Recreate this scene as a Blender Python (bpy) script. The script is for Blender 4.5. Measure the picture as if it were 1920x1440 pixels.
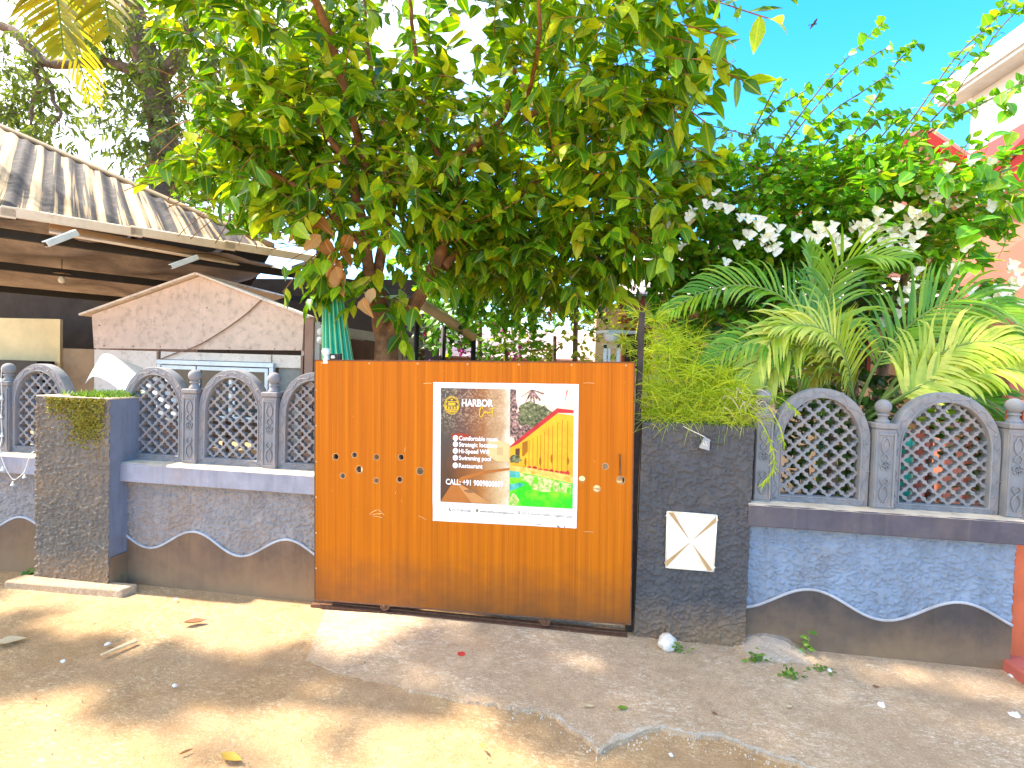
import bpy, bmesh, math, random
import numpy as np
from mathutils import Vector, Matrix, noise as mnoise
from mathutils.geometry import delaunay_2d_cdt

R = math.radians
scene = bpy.context.scene
for o in list(bpy.data.objects):
    bpy.data.objects.remove(o)

# ------------------------------------------------------------------ camera
EYE = 1.5
FPX = 960.0                       # focal length in pixels of a 1920 px wide picture
YAW, PIT, ROL = R(8.15), R(-1.65), R(1.82)
cF = Vector((-math.sin(YAW)*math.cos(PIT), math.cos(YAW)*math.cos(PIT), math.sin(PIT)))
cR0 = Vector((math.cos(YAW), math.sin(YAW), 0))
cU0 = cR0.cross(cF)
cR = cR0*math.cos(ROL) + cU0*math.sin(ROL)
cU = cU0*math.cos(ROL) - cR0*math.sin(ROL)
cam_d = bpy.data.cameras.new('camera')
cam = bpy.data.objects.new('camera', cam_d)
scene.collection.objects.link(cam)
m = Matrix((cR, cU, -cF)).transposed().to_4x4()
m.translation = (0, 0, EYE)
cam.matrix_world = m
cam_d.sensor_width = 36
cam_d.lens = 36*FPX/1920
cam_d.clip_end = 2000
cam_d.clip_start = 0.05
scene.camera = cam

# ------------------------------------------------------------------ light
SUN_EL, SUN_AZ = R(52), R(-92)     # azimuth measured from +Y towards +X: the sun stands left, grazing along the wall
world = bpy.data.worlds.new('World')
scene.world = world
world.use_nodes = True
wn = world.node_tree
bg = wn.nodes['Background']
sky = wn.nodes.new('ShaderNodeTexSky')
sky.sky_type = 'NISHITA'
sky.sun_disc = False
sky.sun_elevation = SUN_EL
sky.sun_rotation = SUN_AZ
sky.air_density = 1.0
sky.dust_density = 0.5
sky.ozone_density = 2.4
hs = wn.nodes.new('ShaderNodeHueSaturation')
hs.inputs['Saturation'].default_value = 1.42
wn.links.new(sky.outputs[0], hs.inputs['Color'])
# whitish haze on the sunward half of the sky, fading evenly with the angle from the sun
geo = wn.nodes.new('ShaderNodeNewGeometry')
dot = wn.nodes.new('ShaderNodeVectorMath'); dot.operation = 'DOT_PRODUCT'
dot.inputs[1].default_value = (-math.sin(SUN_AZ)*math.cos(SUN_EL), -math.cos(SUN_AZ)*math.cos(SUN_EL), -math.sin(SUN_EL))
wn.links.new(geo.outputs['Incoming'], dot.inputs[0])
hz = wn.nodes.new('ShaderNodeMapRange'); hz.interpolation_type = 'SMOOTHSTEP'
hz.inputs[1].default_value = .30; hz.inputs[2].default_value = .80; hz.inputs[3].default_value = 0; hz.inputs[4].default_value = .85
wn.links.new(dot.outputs['Value'], hz.inputs[0])
hm = wn.nodes.new('ShaderNodeMix'); hm.data_type = 'RGBA'
hm.inputs[7].default_value = (5.2, 4.9, 4.5, 1)
wn.links.new(hz.outputs[0], hm.inputs[0]); wn.links.new(hs.outputs[0], hm.inputs[6])
wn.links.new(hm.outputs[2], bg.inputs['Color'])
bg.inputs['Strength'].default_value = 0.15
sd = Vector((math.sin(SUN_AZ)*math.cos(SUN_EL), math.cos(SUN_AZ)*math.cos(SUN_EL), math.sin(SUN_EL)))
sun_d = bpy.data.lights.new('sun', 'SUN')
sun_d.energy = 3.0
sun_d.angle = R(1.4)
sun_d.color = (1.0, 0.90, 0.74)
sun = bpy.data.objects.new('sun', sun_d)
sun.rotation_euler = (-sd).to_track_quat('-Z', 'Y').to_euler()
sun.location = sd*40
scene.collection.objects.link(sun)
vs = scene.view_settings
vs.view_transform = 'Standard'
vs.look = 'None'
vs.gamma = 1.0
vs.use_curve_mapping = False
vs.exposure = 2.32
scene.cycles.max_bounces = 6
scene.cycles.diffuse_bounces = 4
scene.cycles.transmission_bounces = 4
scene.cycles.transparent_max_bounces = 6

# ------------------------------------------------------------------ helpers
COL = scene.collection
rng = np.random.RandomState(7)
random.seed(7)

def ray(px, py):
    return cF*FPX + cR*(px-960) - cU*(py-720)
def P(px, py, y=None, z=None):
    """point of the place seen at a picture position, at a given distance y (or height z)"""
    d = ray(px, py)
    t = y/d.y if y is not None else (z-EYE)/d.z
    return Vector((0, 0, EYE)) + d*t
def onplane(px, py, p0, n):
    d = ray(px, py); c = Vector((0, 0, EYE))
    return c + d*((p0-c).dot(n)/d.dot(n))
def proj(arr):
    v = np.asarray(arr) - np.array([0, 0, EYE])
    zc = v @ np.array(cF)
    return 960+FPX*(v @ np.array(cR))/zc, 720-FPX*(v @ np.array(cU))/zc, zc

class MB:
    def __init__(s): s.v = []; s.f = []
    def add(s, vs_, fs_):
        b = len(s.v); s.v.extend([tuple(p) for p in vs_]); s.f.extend([tuple(i+b for i in q) for q in fs_]); return s
    def box(s, x0, x1, y0, y1, z0, z1):
        return s.add([(x0,y0,z0),(x1,y0,z0),(x1,y1,z0),(x0,y1,z0),(x0,y0,z1),(x1,y0,z1),(x1,y1,z1),(x0,y1,z1)],
                     [(0,3,2,1),(4,5,6,7),(0,1,5,4),(1,2,6,5),(2,3,7,6),(3,0,4,7)])
    def obox(s, a, b, w, h, up=Vector((0,0,1))):
        """a bar of width w and height h from a to b"""
        a = Vector(a); b = Vector(b); t = (b-a).normalized(); sd_ = t.cross(up)
        if sd_.length < 1e-4: sd_ = t.cross(Vector((0,1,0)))
        sd_.normalize(); u = sd_.cross(t)
        vs_ = [p + sd_*(i*w/2) + u*(j*h/2) for p in (a, b) for i, j in ((-1,-1),(1,-1),(1,1),(-1,1))]
        return s.add(vs_, [(0,1,2,3),(7,6,5,4),(0,4,5,1),(1,5,6,2),(2,6,7,3),(3,7,4,0)])
    def tube(s, path, r, n=6, cap=True):
        path = [Vector(p) for p in path]; k = len(path)
        rs = list(r) if hasattr(r, '__len__') else [r]*k
        vs_ = []; t0 = (path[1]-path[0]).normalized()
        ref = Vector((0,0,1)) if abs(t0.z) < .9 else Vector((1,0,0))
        u = t0.cross(ref).normalized()
        for i in range(k):
            t = (path[min(i+1,k-1)]-path[max(i-1,0)])
            t = t.normalized() if t.length > 1e-9 else t0
            u = (u - t*u.dot(t)); u = u.normalized() if u.length > 1e-6 else t.orthogonal().normalized()
            w = t.cross(u)
            for j in range(n):
                a = 2*math.pi*j/n
                vs_.append(path[i] + (u*math.cos(a)+w*math.sin(a))*rs[i])
        fs_ = [(i*n+j, i*n+(j+1)%n, (i+1)*n+(j+1)%n, (i+1)*n+j) for i in range(k-1) for j in range(n)]
        if cap: fs_ += [tuple(range(n-1,-1,-1)), tuple((k-1)*n+j for j in range(n))]
        return s.add(vs_, fs_)
    def lathe(s, c, prof, n=16, sx=1, sy=1):
        c = Vector(c); k = len(prof); vs_ = []
        for r, z in prof:
            for j in range(n):
                a = 2*math.pi*j/n
                vs_.append((c.x+r*sx*math.cos(a), c.y+r*sy*math.sin(a), c.z+z))
        fs_ = [(i*n+j, i*n+(j+1)%n, (i+1)*n+(j+1)%n, (i+1)*n+j) for i in range(k-1) for j in range(n)]
        fs_ += [tuple(range(n-1,-1,-1)), tuple((k-1)*n+j for j in range(n))]
        return s.add(vs_, fs_)
    def prism(s, poly, y0, y1):
        """outline in x,z pushed from y0 (front) to y1"""
        k = len(poly)
        vs_ = [(x,y0,z) for x,z in poly] + [(x,y1,z) for x,z in poly]
        fs_ = [tuple(range(k)), tuple(range(2*k-1,k-1,-1))] + [(i,i+k,(i+1)%k+k,(i+1)%k) for i in range(k)]
        return s.add(vs_, fs_)
    def flat(s, poly, y):
        return s.add([(x,y,z) for x,z in poly], [tuple(range(len(poly)))])
    def sheet(s, quad, th):
        """a thin slab from four corner points"""
        q = [Vector(p) for p in quad]; n = (q[1]-q[0]).cross(q[3]-q[0]).normalized()*th
        vs_ = q + [p+n for p in q]
        return s.add(vs_, [(3,2,1,0),(4,5,6,7),(0,1,5,4),(1,2,6,5),(2,3,7,6),(3,0,4,7)])

BASE = {}
def thing(name, label, cat, loc=(0,0,0), rot=(0,0,0), group=None, kind=None):
    o = bpy.data.objects.new(name, None); COL.objects.link(o)
    o.empty_display_size = .1
    o.location = loc; o.rotation_euler = rot; BASE[o.name] = Vector(loc)
    tag(o, label, cat, group, kind); return o
def tag(o, label=None, cat=None, group=None, kind=None):
    if label: o['label'] = label
    if cat: o['category'] = cat
    if group: o['group'] = group
    if kind: o['kind'] = kind
    return o
def mesh_from(name, mb, mat, smooth=None):
    me = bpy.data.meshes.new(name)
    me.from_pydata(mb.v, [], mb.f)
    if smooth is not None:
        me.polygons.foreach_set('use_smooth', [True]*len(me.polygons))
        if smooth < 180: me.set_sharp_from_angle(angle=R(smooth))
    if mat: me.materials.append(mat)
    me.update(); return me
def obj(name, mb, mat, parent=None, smooth=None, bevel=0, local=False, kind=None):
    """one mesh object; vertices in world coordinates unless local"""
    if parent is not None and not local:
        b = BASE[parent.name]; mb.v = [(p[0]-b.x, p[1]-b.y, p[2]-b.z) for p in mb.v]
    o = bpy.data.objects.new(name, mesh_from(name, mb, mat, smooth)); COL.objects.link(o)
    if parent is not None:
        o.parent = parent; BASE[o.name] = BASE[parent.name]
    else:
        BASE[o.name] = Vector((0,0,0))
    if bevel:
        bv = o.modifiers.new('bevel', 'BEVEL'); bv.width = bevel; bv.segments = 2; bv.limit_method = 'ANGLE'
        o.data.polygons.foreach_set('use_smooth', [True]*len(o.data.polygons)); o.data.set_sharp_from_angle(angle=R(50))
    if kind: o['kind'] = kind
    return o
def single(name, mb, mat, label, cat, group=None, kind=None, origin=None, **k):
    """a thing that is one mesh, its origin at its base"""
    a = np.array(mb.v)
    if origin is None: origin = Vector((a[:,0].mean(), a[:,1].mean(), a[:,2].min()))
    mb.v = [tuple(p) for p in (a-np.array(origin))]
    o = obj(name, mb, mat, None, **k); o.location = origin; BASE[o.name] = Vector(origin)
    return tag(o, label, cat, group, kind)
def structure(name, mb, mat, **k):
    o = obj(name, mb, mat, None, **k); o['kind'] = 'structure'; return o

def catmull(pts, n=6):
    pts = [Vector(p) for p in pts]; out = []
    for i in range(len(pts)-1):
        p0 = pts[max(i-1,0)]; p1 = pts[i]; p2 = pts[i+1]; p3 = pts[min(i+2,len(pts)-1)]
        for j in range(n):
            t = j/n
            out.append(.5*((2*p1)+(p2-p0)*t+(2*p0-5*p1+4*p2-p3)*t*t+(3*p1-p0-3*p2+p3)*t**3))
    out.append(pts[-1]); return out

# ------------------------------------------------------------------ materials
class NT:
    def __init__(s, name):
        s.m = bpy.data.materials.new(name); s.m.use_nodes = True
        s.t = s.m.node_tree; s.t.nodes.clear()
        s.out = s.t.nodes.new('ShaderNodeOutputMaterial')
    def n(s, ty, **kw):
        nd = s.t.nodes.new(ty)
        for k, v in kw.items(): setattr(nd, k, v)
        return nd
    def l(s, a, b): s.t.links.new(a, b)
    def noise(s, vec, scale, detail=5, rough=.6, dist=0):
        nd = s.n('ShaderNodeTexNoise'); nd.inputs['Scale'].default_value = scale; nd.inputs['Detail'].default_value = detail
        nd.inputs['Roughness'].default_value = rough; nd.inputs['Distortion'].default_value = dist
        s.l(vec, nd.inputs['Vector']); return nd.outputs['Fac']
    def ramp(s, fac, stops, interp='LINEAR'):
        r = s.n('ShaderNodeValToRGB'); cr = r.color_ramp; cr.interpolation = interp
        while len(cr.elements) < len(stops): cr.elements.new(.5)
        for e, (p, c) in zip(cr.elements, stops):
            e.position = p; e.color = (c[0],c[1],c[2],1) if hasattr(c,'__len__') else (c,c,c,1)
        s.l(fac, r.inputs['Fac']); return r.outputs['Color']
    def mix(s, fac, a, b, mode='MIX'):
        mx = s.n('ShaderNodeMix', data_type='RGBA', blend_type=mode)
        for v, i in ((fac,0),(a,6),(b,7)):
            if isinstance(v, (int,float)): mx.inputs[i].default_value = v
            elif isinstance(v, tuple): mx.inputs[i].default_value = (v[0],v[1],v[2],1)
            else: s.l(v, mx.inputs[i])
        return mx.outputs[2]
    def coords(s, stretch=(1,1,1), rot=(0,0,0), kind='Object'):
        tc = s.n('ShaderNodeTexCoord'); mp = s.n('ShaderNodeMapping')
        mp.inputs['Scale'].default_value = stretch; mp.inputs['Rotation'].default_value = rot
        s.l(tc.outputs[kind], mp.inputs['Vector']); return mp.outputs[0]
    def bsdf(s, col, rough=.8, spec=.3, metal=0, bump=None, bstr=.3, bdist=.01):
        b = s.n('ShaderNodeBsdfPrincipled')
        if isinstance(col, tuple): b.inputs['Base Color'].default_value = (col[0],col[1],col[2],1)
        else: s.l(col, b.inputs['Base Color'])
        if isinstance(rough, (int,float)): b.inputs['Roughness'].default_value = rough
        else: s.l(rough, b.inputs['Roughness'])
        b.inputs['Specular IOR Level'].default_value = spec; b.inputs['Metallic'].default_value = metal
        if bump is not None:
            bp = s.n('ShaderNodeBump'); bp.inputs['Strength'].default_value = bstr; bp.inputs['Distance'].default_value = bdist
            s.l(bump, bp.inputs['Height']); s.l(bp.outputs[0], b.inputs['Normal'])
        s.l(b.outputs[0], s.out.inputs['Surface']); return b
def sh(c, k): return (c[0]*k, c[1]*k, c[2]*k)
def mat(name, col, var=.25, scale=6, rough=.8, bump=.25, bscale=60, bdist=.004, spec=.3, dirt=None, dscale=2.5, damt=.5, stretch=(1,1,1), rot=(0,0,0), metal=0, streak=0, foot=None):
    """painted / plain surface: two tones, optional blotches of dirt, fine relief"""
    t = NT(name); v = t.coords(stretch, rot)
    f = t.noise(v, scale, 6, .65)
    c = t.ramp(f, [(.3, sh(col,1-var)), (.7, sh(col,1+var))])
    if dirt:
        g = t.noise(t.coords(), dscale, 8, .7)
        g = t.ramp(g, [(.62-.3*damt, 0.0), (.75-.15*damt, min(1,.5+damt*.5))])
        c = t.mix(g, c, dirt)
    if streak:
        s_ = t.noise(t.coords((1, 1, .09)), 17, 5, .7)
        c = t.mix(t.ramp(s_, [(.50, 0.0), (.70, streak)]), c, sh(col, .45))
        s2 = t.noise(t.coords((1, 1, .06)), 26, 4, .7)
        c = t.mix(t.ramp(s2, [(.60, 0.0), (.72, streak*.7)]), c, sh(dirt or col, 1.5))
    if foot:
        tc = t.n('ShaderNodeTexCoord'); sx = t.n('ShaderNodeSeparateXYZ'); t.l(tc.outputs['Object'], sx.inputs[0])
        nz = t.noise(t.coords(), 5, 6, .7); ma = t.n('ShaderNodeMath', operation='MULTIPLY_ADD'); ma.inputs[1].default_value = -.45; t.l(nz, ma.inputs[0]); t.l(sx.outputs['Z'], ma.inputs[2])
        mr = t.n('ShaderNodeMapRange'); mr.inputs[1].default_value = -.26; mr.inputs[2].default_value = .06; mr.inputs[3].default_value = .85; mr.inputs[4].default_value = 0; t.l(ma.outputs[0], mr.inputs[0])
        c = t.mix(mr.outputs[0], c, foot)
    b = t.noise(v, bscale, 5, .6)
    t.bsdf(c, rough, spec, metal, b, bump, bdist)
    return t.m
def leafmat(name, stops, transl=.45, rough=.4, gloss=.08, tcol=1.6, bump=0):
    """leaf: each leaf its own tone, light shines through"""
    t = NT(name)
    ge = t.n('ShaderNodeNewGeometry'); oi = t.n('ShaderNodeObjectInfo')
    ad = t.n('ShaderNodeMath', operation='ADD'); t.l(ge.outputs['Random Per Island'], ad.inputs[0]); t.l(oi.outputs['Random'], ad.inputs[1])
    fr = t.n('ShaderNodeMath', operation='FRACT'); t.l(ad.outputs[0], fr.inputs[0])
    c = t.ramp(fr.outputs[0], stops)
    nz = t.noise(t.coords(), 25, 3, .5)
    c = t.mix(t.ramp(nz, [(.35,.0),(.75,.35)]), c, sh(stops[0][1], .7))
    at = t.n('ShaderNodeAttribute', attribute_name='rib')            # paler midrib
    c = t.mix(t.ramp(at.outputs['Fac'], [(.0,0.0),(.86,0.0),(1.0,.5)]), c, sh(stops[-1][1], 1.15))
    df = t.n('ShaderNodeBsdfPrincipled'); t.l(c, df.inputs['Base Color']); df.inputs['Roughness'].default_value = rough
    df.inputs['Specular IOR Level'].default_value = gloss*5
    tr = t.n('ShaderNodeBsdfTranslucent')
    tc = t.mix(1.0, c, (tcol*1.15, tcol, tcol*.25), 'MULTIPLY'); t.l(tc, tr.inputs['Color'])
    mx = t.n('ShaderNodeMixShader'); mx.inputs[0].default_value = transl
    t.l(df.outputs[0], mx.inputs[1]); t.l(tr.outputs[0], mx.inputs[2]); t.l(mx.outputs[0], t.out.inputs['Surface'])
    return t.m
# ================================================================== the setting
D = 2.974                                    # distance of the wall face
def wave_l(x): return .314+.066*math.cos(2*math.pi*(x+2.476)/.655)
def wave_r(x): return .284+.066*math.cos(2*math.pi*(x-1.258)/.735)

# ---- ground: dusty worn road
def ground_mat(name, lo, hi, fleck, famt, grey, gamt):
    t = NT(name); v = t.coords()
    a = t.noise(v, 1.3, 8, .7, .4)
    c = t.ramp(a, [(.3, lo), (.68, hi)])
    b = t.noise(v, 14, 8, .75)
    c = t.mix(t.ramp(b, [(.42, 0.0), (.62, .55)]), c, sh(lo, .72))
    g = t.noise(t.coords((1, 1.6, 1)), .9, 6, .65, .6)
    c = t.mix(t.ramp(g, [(.47, 0.0), (.66, gamt)]), c, grey)
    # pale worn aggregate
    e = t.noise(t.coords((1, 2.2, 1), (0, 0, .5)), 30, 8, .85)
    big = t.noise(v, 2.4, 5, .7)
    k = t.n('ShaderNodeMath', operation='MULTIPLY'); t.l(t.ramp(e, [(.50, 0.0), (.60, 1.0)]), k.inputs[0]); t.l(t.ramp(big, [(.42, .05), (.60, famt)]), k.inputs[1])
    c = t.mix(k.outputs[0], c, fleck)
    gr = t.noise(v, 150, 4, .8)
    c = t.mix(t.ramp(gr, [(.38,.5),(.5,0.0)]), c, sh(lo, .5))
    c = t.mix(t.ramp(t.noise(v, 110, 3, .7), [(.58,0.0),(.68,.5)]), c, fleck)
    vo = t.n('ShaderNodeTexVoronoi'); vo.inputs['Scale'].default_value = 95; t.l(v, vo.inputs['Vector'])
    c = t.mix(t.ramp(vo.outputs['Distance'], [(.05, .35), (.2, 0.0)]), c, sh(lo, .45))
    h = t.n('ShaderNodeMath', operation='ADD'); t.l(e, h.inputs[0]); t.l(t.noise(v, 75, 6, .8), h.inputs[1])
    t.bsdf(c, .93, .15, 0, h.outputs[0], .75, .012)
    return t.m
M = {}
M['road'] = ground_mat('road_dust', (.44,.265,.125), (.60,.39,.20), (.82,.65,.41), .9, (.45,.315,.20), .6)
M['concrete'] = ground_mat('worn_concrete', (.52,.355,.215), (.66,.47,.30), (.88,.76,.57), 1.0, (.44,.31,.20), .5)
M['crumb'] = mat('pale_crumbs', (.62,.56,.46), .3, 20, .95, .5, 90)

xs = [-300,-80,-30,-12,-8]+list(np.arange(-6, 4.01, .02))+[6,10,30,80,300]
ys = [-300,-60,-12,-3,0]+list(np.arange(.9, 3.31, .02))+[3.6,4.2,5,7,10,20,60,300]
mb = MB()
for y in ys:
    for x in xs:
        near = max(0, 1-max(0, abs(x+1)-4.2)/.8)*(1 if .9 < y < 2.75 else (.15 if y < 3.3 and y > .8 else 0))
        h = near*(.012*mnoise.noise(Vector((x*1.1, y*1.6, 0)))+.006*mnoise.noise(Vector((x*6, y*8, 3)))+.0025*mnoise.noise(Vector((x*22, y*26, 5))))
        mb.v.append((float(x), float(y), h-.002*near))
nx = len(xs)
mb.f = [(j*nx+i, j*nx+i+1, (j+1)*nx+i+1, (j+1)*nx+i) for j in range(len(ys)-1) for i in range(nx-1)]
road = structure('ground', mb, M['road'], smooth=180)

# concrete strip in front of the gate and the right-hand wall, with its crumbled edge
edge_px = [(575,1236),(640,1262),(760,1292),(850,1312),(960,1330),(1000,1334),(1040,1346),(1068,1372),(1088,1381),(1122,1414),(1150,1398),(1178,1389),(1205,1376),(1238,1369),(1275,1378),(1310,1386),(1352,1387),(1410,1410),(1485,1436),(1560,1462),(1700,1500)]
edge = []
pts = [P(px, py, z=.004) for px, py in edge_px]
for a, b in zip(pts[:-1], pts[1:]):
    n_ = max(2, int((b-a).length/.012))
    for i in range(n_):
        p = a.lerp(b, i/n_)
        j = .012*mnoise.noise(p*22)+.006*mnoise.noise(p*70)
        edge.append((p.x+j*.6, p.y+j))
edge.append((pts[-1].x, pts[-1].y))
outline = edge + [(4.0, 1.55), (4.0, 2.99), (.9, 2.99), (.3, 2.99), (-.6, 2.93), (-1.5, 2.86)]
mb = MB()
k = len(outline); cx = sum(p[0] for p in outline)/k; cy = sum(p[1] for p in outline)/k
mb.v = [(x, y, .016 if (x > -.45 or i >= len(edge)) else .016-.014*min(1,(-.45-x)/.5)) for i, (x, y) in enumerate(outline)] + [(x+.004*random.uniform(-1,1)*(1 if i < len(edge) else 0), y-(.006 if i < len(edge) else 0), -.02) for i, (x, y) in enumerate(outline)]
mb.f = [tuple(range(k))] + [((i+1) % k, i, i+k, (i+1) % k + k) for i in range(k)]
apron = structure('pavement', mb, M['concrete'])
# worn pale rim of the broken edge
mb = MB(); i0 = int(len(edge)*.40); ne = len(edge)
for i in range(i0, ne):
    x, y = edge[i]; w = (.016+.05*max(0, mnoise.noise(Vector((x*7, y*7, 4))))+.016*mnoise.noise(Vector((x*40, y*40, 1))))*min(1, (i-i0)/40)
    mb.v += [(x, y-.0005, .0170), (x+.1*w*mnoise.noise(Vector((x*60, 0, 0))), y+max(.003, w), .0172)]
mb.f = [(2*i, 2*i+2, 2*i+3, 2*i+1) for i in range(ne-i0-1)]
obj('worn_rim', mb, ground_mat('worn_rim', (.52,.43,.32), (.74,.66,.53), (.84,.78,.68), 1.0, (.38,.29,.2), .6), apron)
# loose crumbs along the broken edge
mb = MB()
for i in range(420):
    x, y = edge[rng.randint(int(len(edge)*.42), len(edge))]; off = rng.normal(-.004, .03)
    r = rng.uniform(.001, .0042); x += rng.normal(0, .01); y += off; zz = .0165 if off > .004 else .002
    if abs(off) < .008: continue
    q = [(x+r*rng.uniform(.6,1.3)*math.cos(a), y+r*rng.uniform(.6,1.3)*math.sin(a)) for a in (0,1.3,2.5,3.8,5)]
    mb.add([(a_, b_, zz-.003) for a_, b_ in q]+[(x+(a_-x)*.6, y+(b_-y)*.6, zz+r*.7) for a_, b_ in q], [(5,6,7,8,9)]+[(i_, (i_+1) % 5, (i_+1) % 5+5, i_+5) for i_ in range(5)])
tag(obj('crumbled_edge', mb, M['crumb']), 'pale loose crumbs along the broken edge of the concrete strip', 'crumbs', kind='stuff')

# ------------------------------------------------------------------ boundary wall
def wallpaint(name, col, dirt, damt, ds=3, bump=.4, bscale=70, var=.16, streak=.35, foot=(.26,.165,.09)):
    return mat(name, col, var, 9, .8, bump, bscale, .004, .3, dirt, ds, damt, streak=streak, foot=foot)
M['stucco_l'] = wallpaint('lavender_grey_stucco', (.25,.23,.225), (.29,.205,.15), .5)
M['stucco_r'] = wallpaint('blue_stucco', (.20,.255,.335), (.22,.22,.235), .35)
M['pillar_l'] = wallpaint('brown_grey_stucco', (.15,.127,.105), (.24,.16,.09), .45)
M['pillar_r'] = wallpaint('slate_stucco', (.074,.074,.078), (.125,.10,.08), .35)
M['pillar_side'] = wallpaint('sky_shade_blue', (.17,.19,.25), (.13,.11,.10), .3, var=.08)  # blue of the sky-lit shade on the left pillar's side, put into its colour
M['plinth_l'] = wallpaint('brown_plinth', (.14,.09,.06), (.24,.14,.07), .55, 2, .2)
M['plinth_r'] = wallpaint('charcoal_plinth', (.068,.057,.054), (.12,.085,.055), .5, 1.7, .2)
M['ledge_l'] = wallpaint('lavender_paint', (.27,.275,.33), (.36,.25,.19), .3, 2.5, .25)
M['ledge_r'] = wallpaint('dark_plum_paint', (.085,.078,.098), (.14,.115,.10), .4, 3, .25)
M['ledge_top'] = mat('dusty_cement', (.52,.42,.31), .3, 12, .95, .6, 50, .006, .1, (.33,.22,.13), 6, .4)
M['white_line'] = wallpaint('white_line_paint', (.42,.43,.46), (.26,.24,.24), .4)
M['panel_l'] = wallpaint('grey_cast_cement', (.21,.21,.225), (.31,.25,.21), .5, 5, foot=None)
M['panel_r'] = wallpaint('blue_grey_cast_cement', (.19,.205,.225), (.29,.24,.21), .5, 5, foot=None)
M['core'] = mat('cement_core', (.25,.22,.19), .2)

def stucco(x0, x1, zlo, zhi, y, amp=.010, step=.0046, seed=0):
    """rough trowelled stucco: a displaced sheet facing the road"""
    mb = MB(); nx = max(2, int((x1-x0)/step)); nz = max(2, int((zhi-(zlo((x0+x1)/2) if callable(zlo) else zlo))/step))
    for i in range(nx+1):
        x = x0+(x1-x0)*i/nx; b = zlo(x) if callable(zlo) else zlo
        for j in range(nz+1):
            z = b+(zhi-b)*j/nz
            p = Vector((x*34+seed, z*40, seed*.7))
            w = mnoise.noise(p*.6)*1.3
            h = mnoise.noise(p+Vector((w, w*.5, 0)))
            h2 = mnoise.noise(p*2.1+Vector((3, w, 0)))
            h3 = mnoise.noise(p*1.5+Vector((w*.8, 7, w)))
            r = max(h-.02, h3*.8-.05)+.30*h2
            r = min(1, max(0, r/.26)); r = r*r*(3-2*r)
            mb.v.append((x, y-amp*(r*(.65+.5*abs(h2))+.12*h2), z))
    mb.f = [(i*(nz+1)+j, (i+1)*(nz+1)+j, (i+1)*(nz+1)+j+1, i*(nz+1)+j+1) for i in range(nx) for j in range(nz)]
    return mb
def ledge_mb(x0, x1, y0, y1, z0, z1):
    return MB().box(x0, x1, y0, y1, z0, z1)
def wall_run(x0, x1, wave, side, label, zt=.69, lz=.81, open_end=False):
    t = thing('boundary_wall', label, 'wall', ((x0+x1)/2, D+.08, 0))
    obj('wall_core', MB().box(x0, x1, D+.012, D+.2, -.05, zt), M['core'], t)
    obj('stucco_face', stucco(x0, x1, lambda x: wave(x)-.01, zt+.005, D+.004, seed=x0*7), M['stucco_'+side], t, smooth=180)
    n_ = 90
    top = [(x0+(x1-x0)*i/n_, wave(x0+(x1-x0)*i/n_)) for i in range(n_+1)]
    obj('plinth', MB().prism([(x0, -.05)]+[(x1, -.05)]+top[::-1], D-.006, D+.014), M['plinth_'+side], t)
    obj('wave_moulding', MB().tube([(x, D-.005, z+.002) for x, z in top], .0085, 6), M['white_line'], t, smooth=180)
    ld = obj('ledge', ledge_mb(x0, x1, D-.06, D+.2, zt, lz), M['ledge_'+side], t, bevel=.006)
    mb = MB(); n2 = 60
    for i in range(n2+1):
        x = x0+(x1-x0)*i/n2
        e = .006*mnoise.noise(Vector((x*9, 0, 1)))
        mb.v += [(x, D-.061-e*.2, lz-.006+e), (x, D-.050, lz+.005+e*.3), (x, D+.198, lz+.006)]
    mb.f = [(i*3+j, (i+1)*3+j, (i+1)*3+j+1, i*3+j+1) for i in range(n2) for j in range(2)]
    obj('ledge_top', mb, M['ledge_top'], ld, smooth=60)
    return t
wall_run(-5.6, -3.50, wave_l, 'l', 'lavender-grey stucco wall left of the mossy pillar, with brown wavy plinth')
wall_run(-2.985, -1.585, wave_l, 'l', 'lavender-grey stucco wall between the mossy pillar and the orange gate')
wall_run(.90, 2.235, wave_r, 'r', 'blue stucco wall with dark wavy plinth right of the gate')

def pillar(x0, x1, y0, zt, mface, mside, label, seed, y1=None):
    y1 = y1 or D+.22
    t = thing('gate_pillar', label, 'pillar', ((x0+x1)/2, (y0+y1)/2, 0))
    obj('pillar_core', MB().box(x0+.004, x1-.004, y0+.006, y1, -.03, zt), M[mside], t, bevel=.004)
    obj('stucco_face', stucco(x0, x1, -.03, zt, y0+.004, .010, .0046, seed), M[mface], t, smooth=180)
    return t
pl = pillar(-3.515, -2.965, D-.14, 1.225, 'pillar_l', 'pillar_side', 'brown-grey stucco gate pillar with yellow moss on its top', 3)
pr_ = pillar(.322, .915, D-.052, 1.228, 'pillar_r', 'pillar_r', 'dark slate stucco gate pillar with a white cross tile', 11)
obj('pillar_top', MB().box(-3.512, -2.968, D-.138, D+.2, 1.2255, 1.236), M['ledge_top'], pl, bevel=.004)
# the plinth colour runs on at the foot of the left pillar's side
obj('side_plinth', MB().box(-2.968, -2.960, D-.128, D-.006, -.03, .215), M['plinth_l'], pl)
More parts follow.
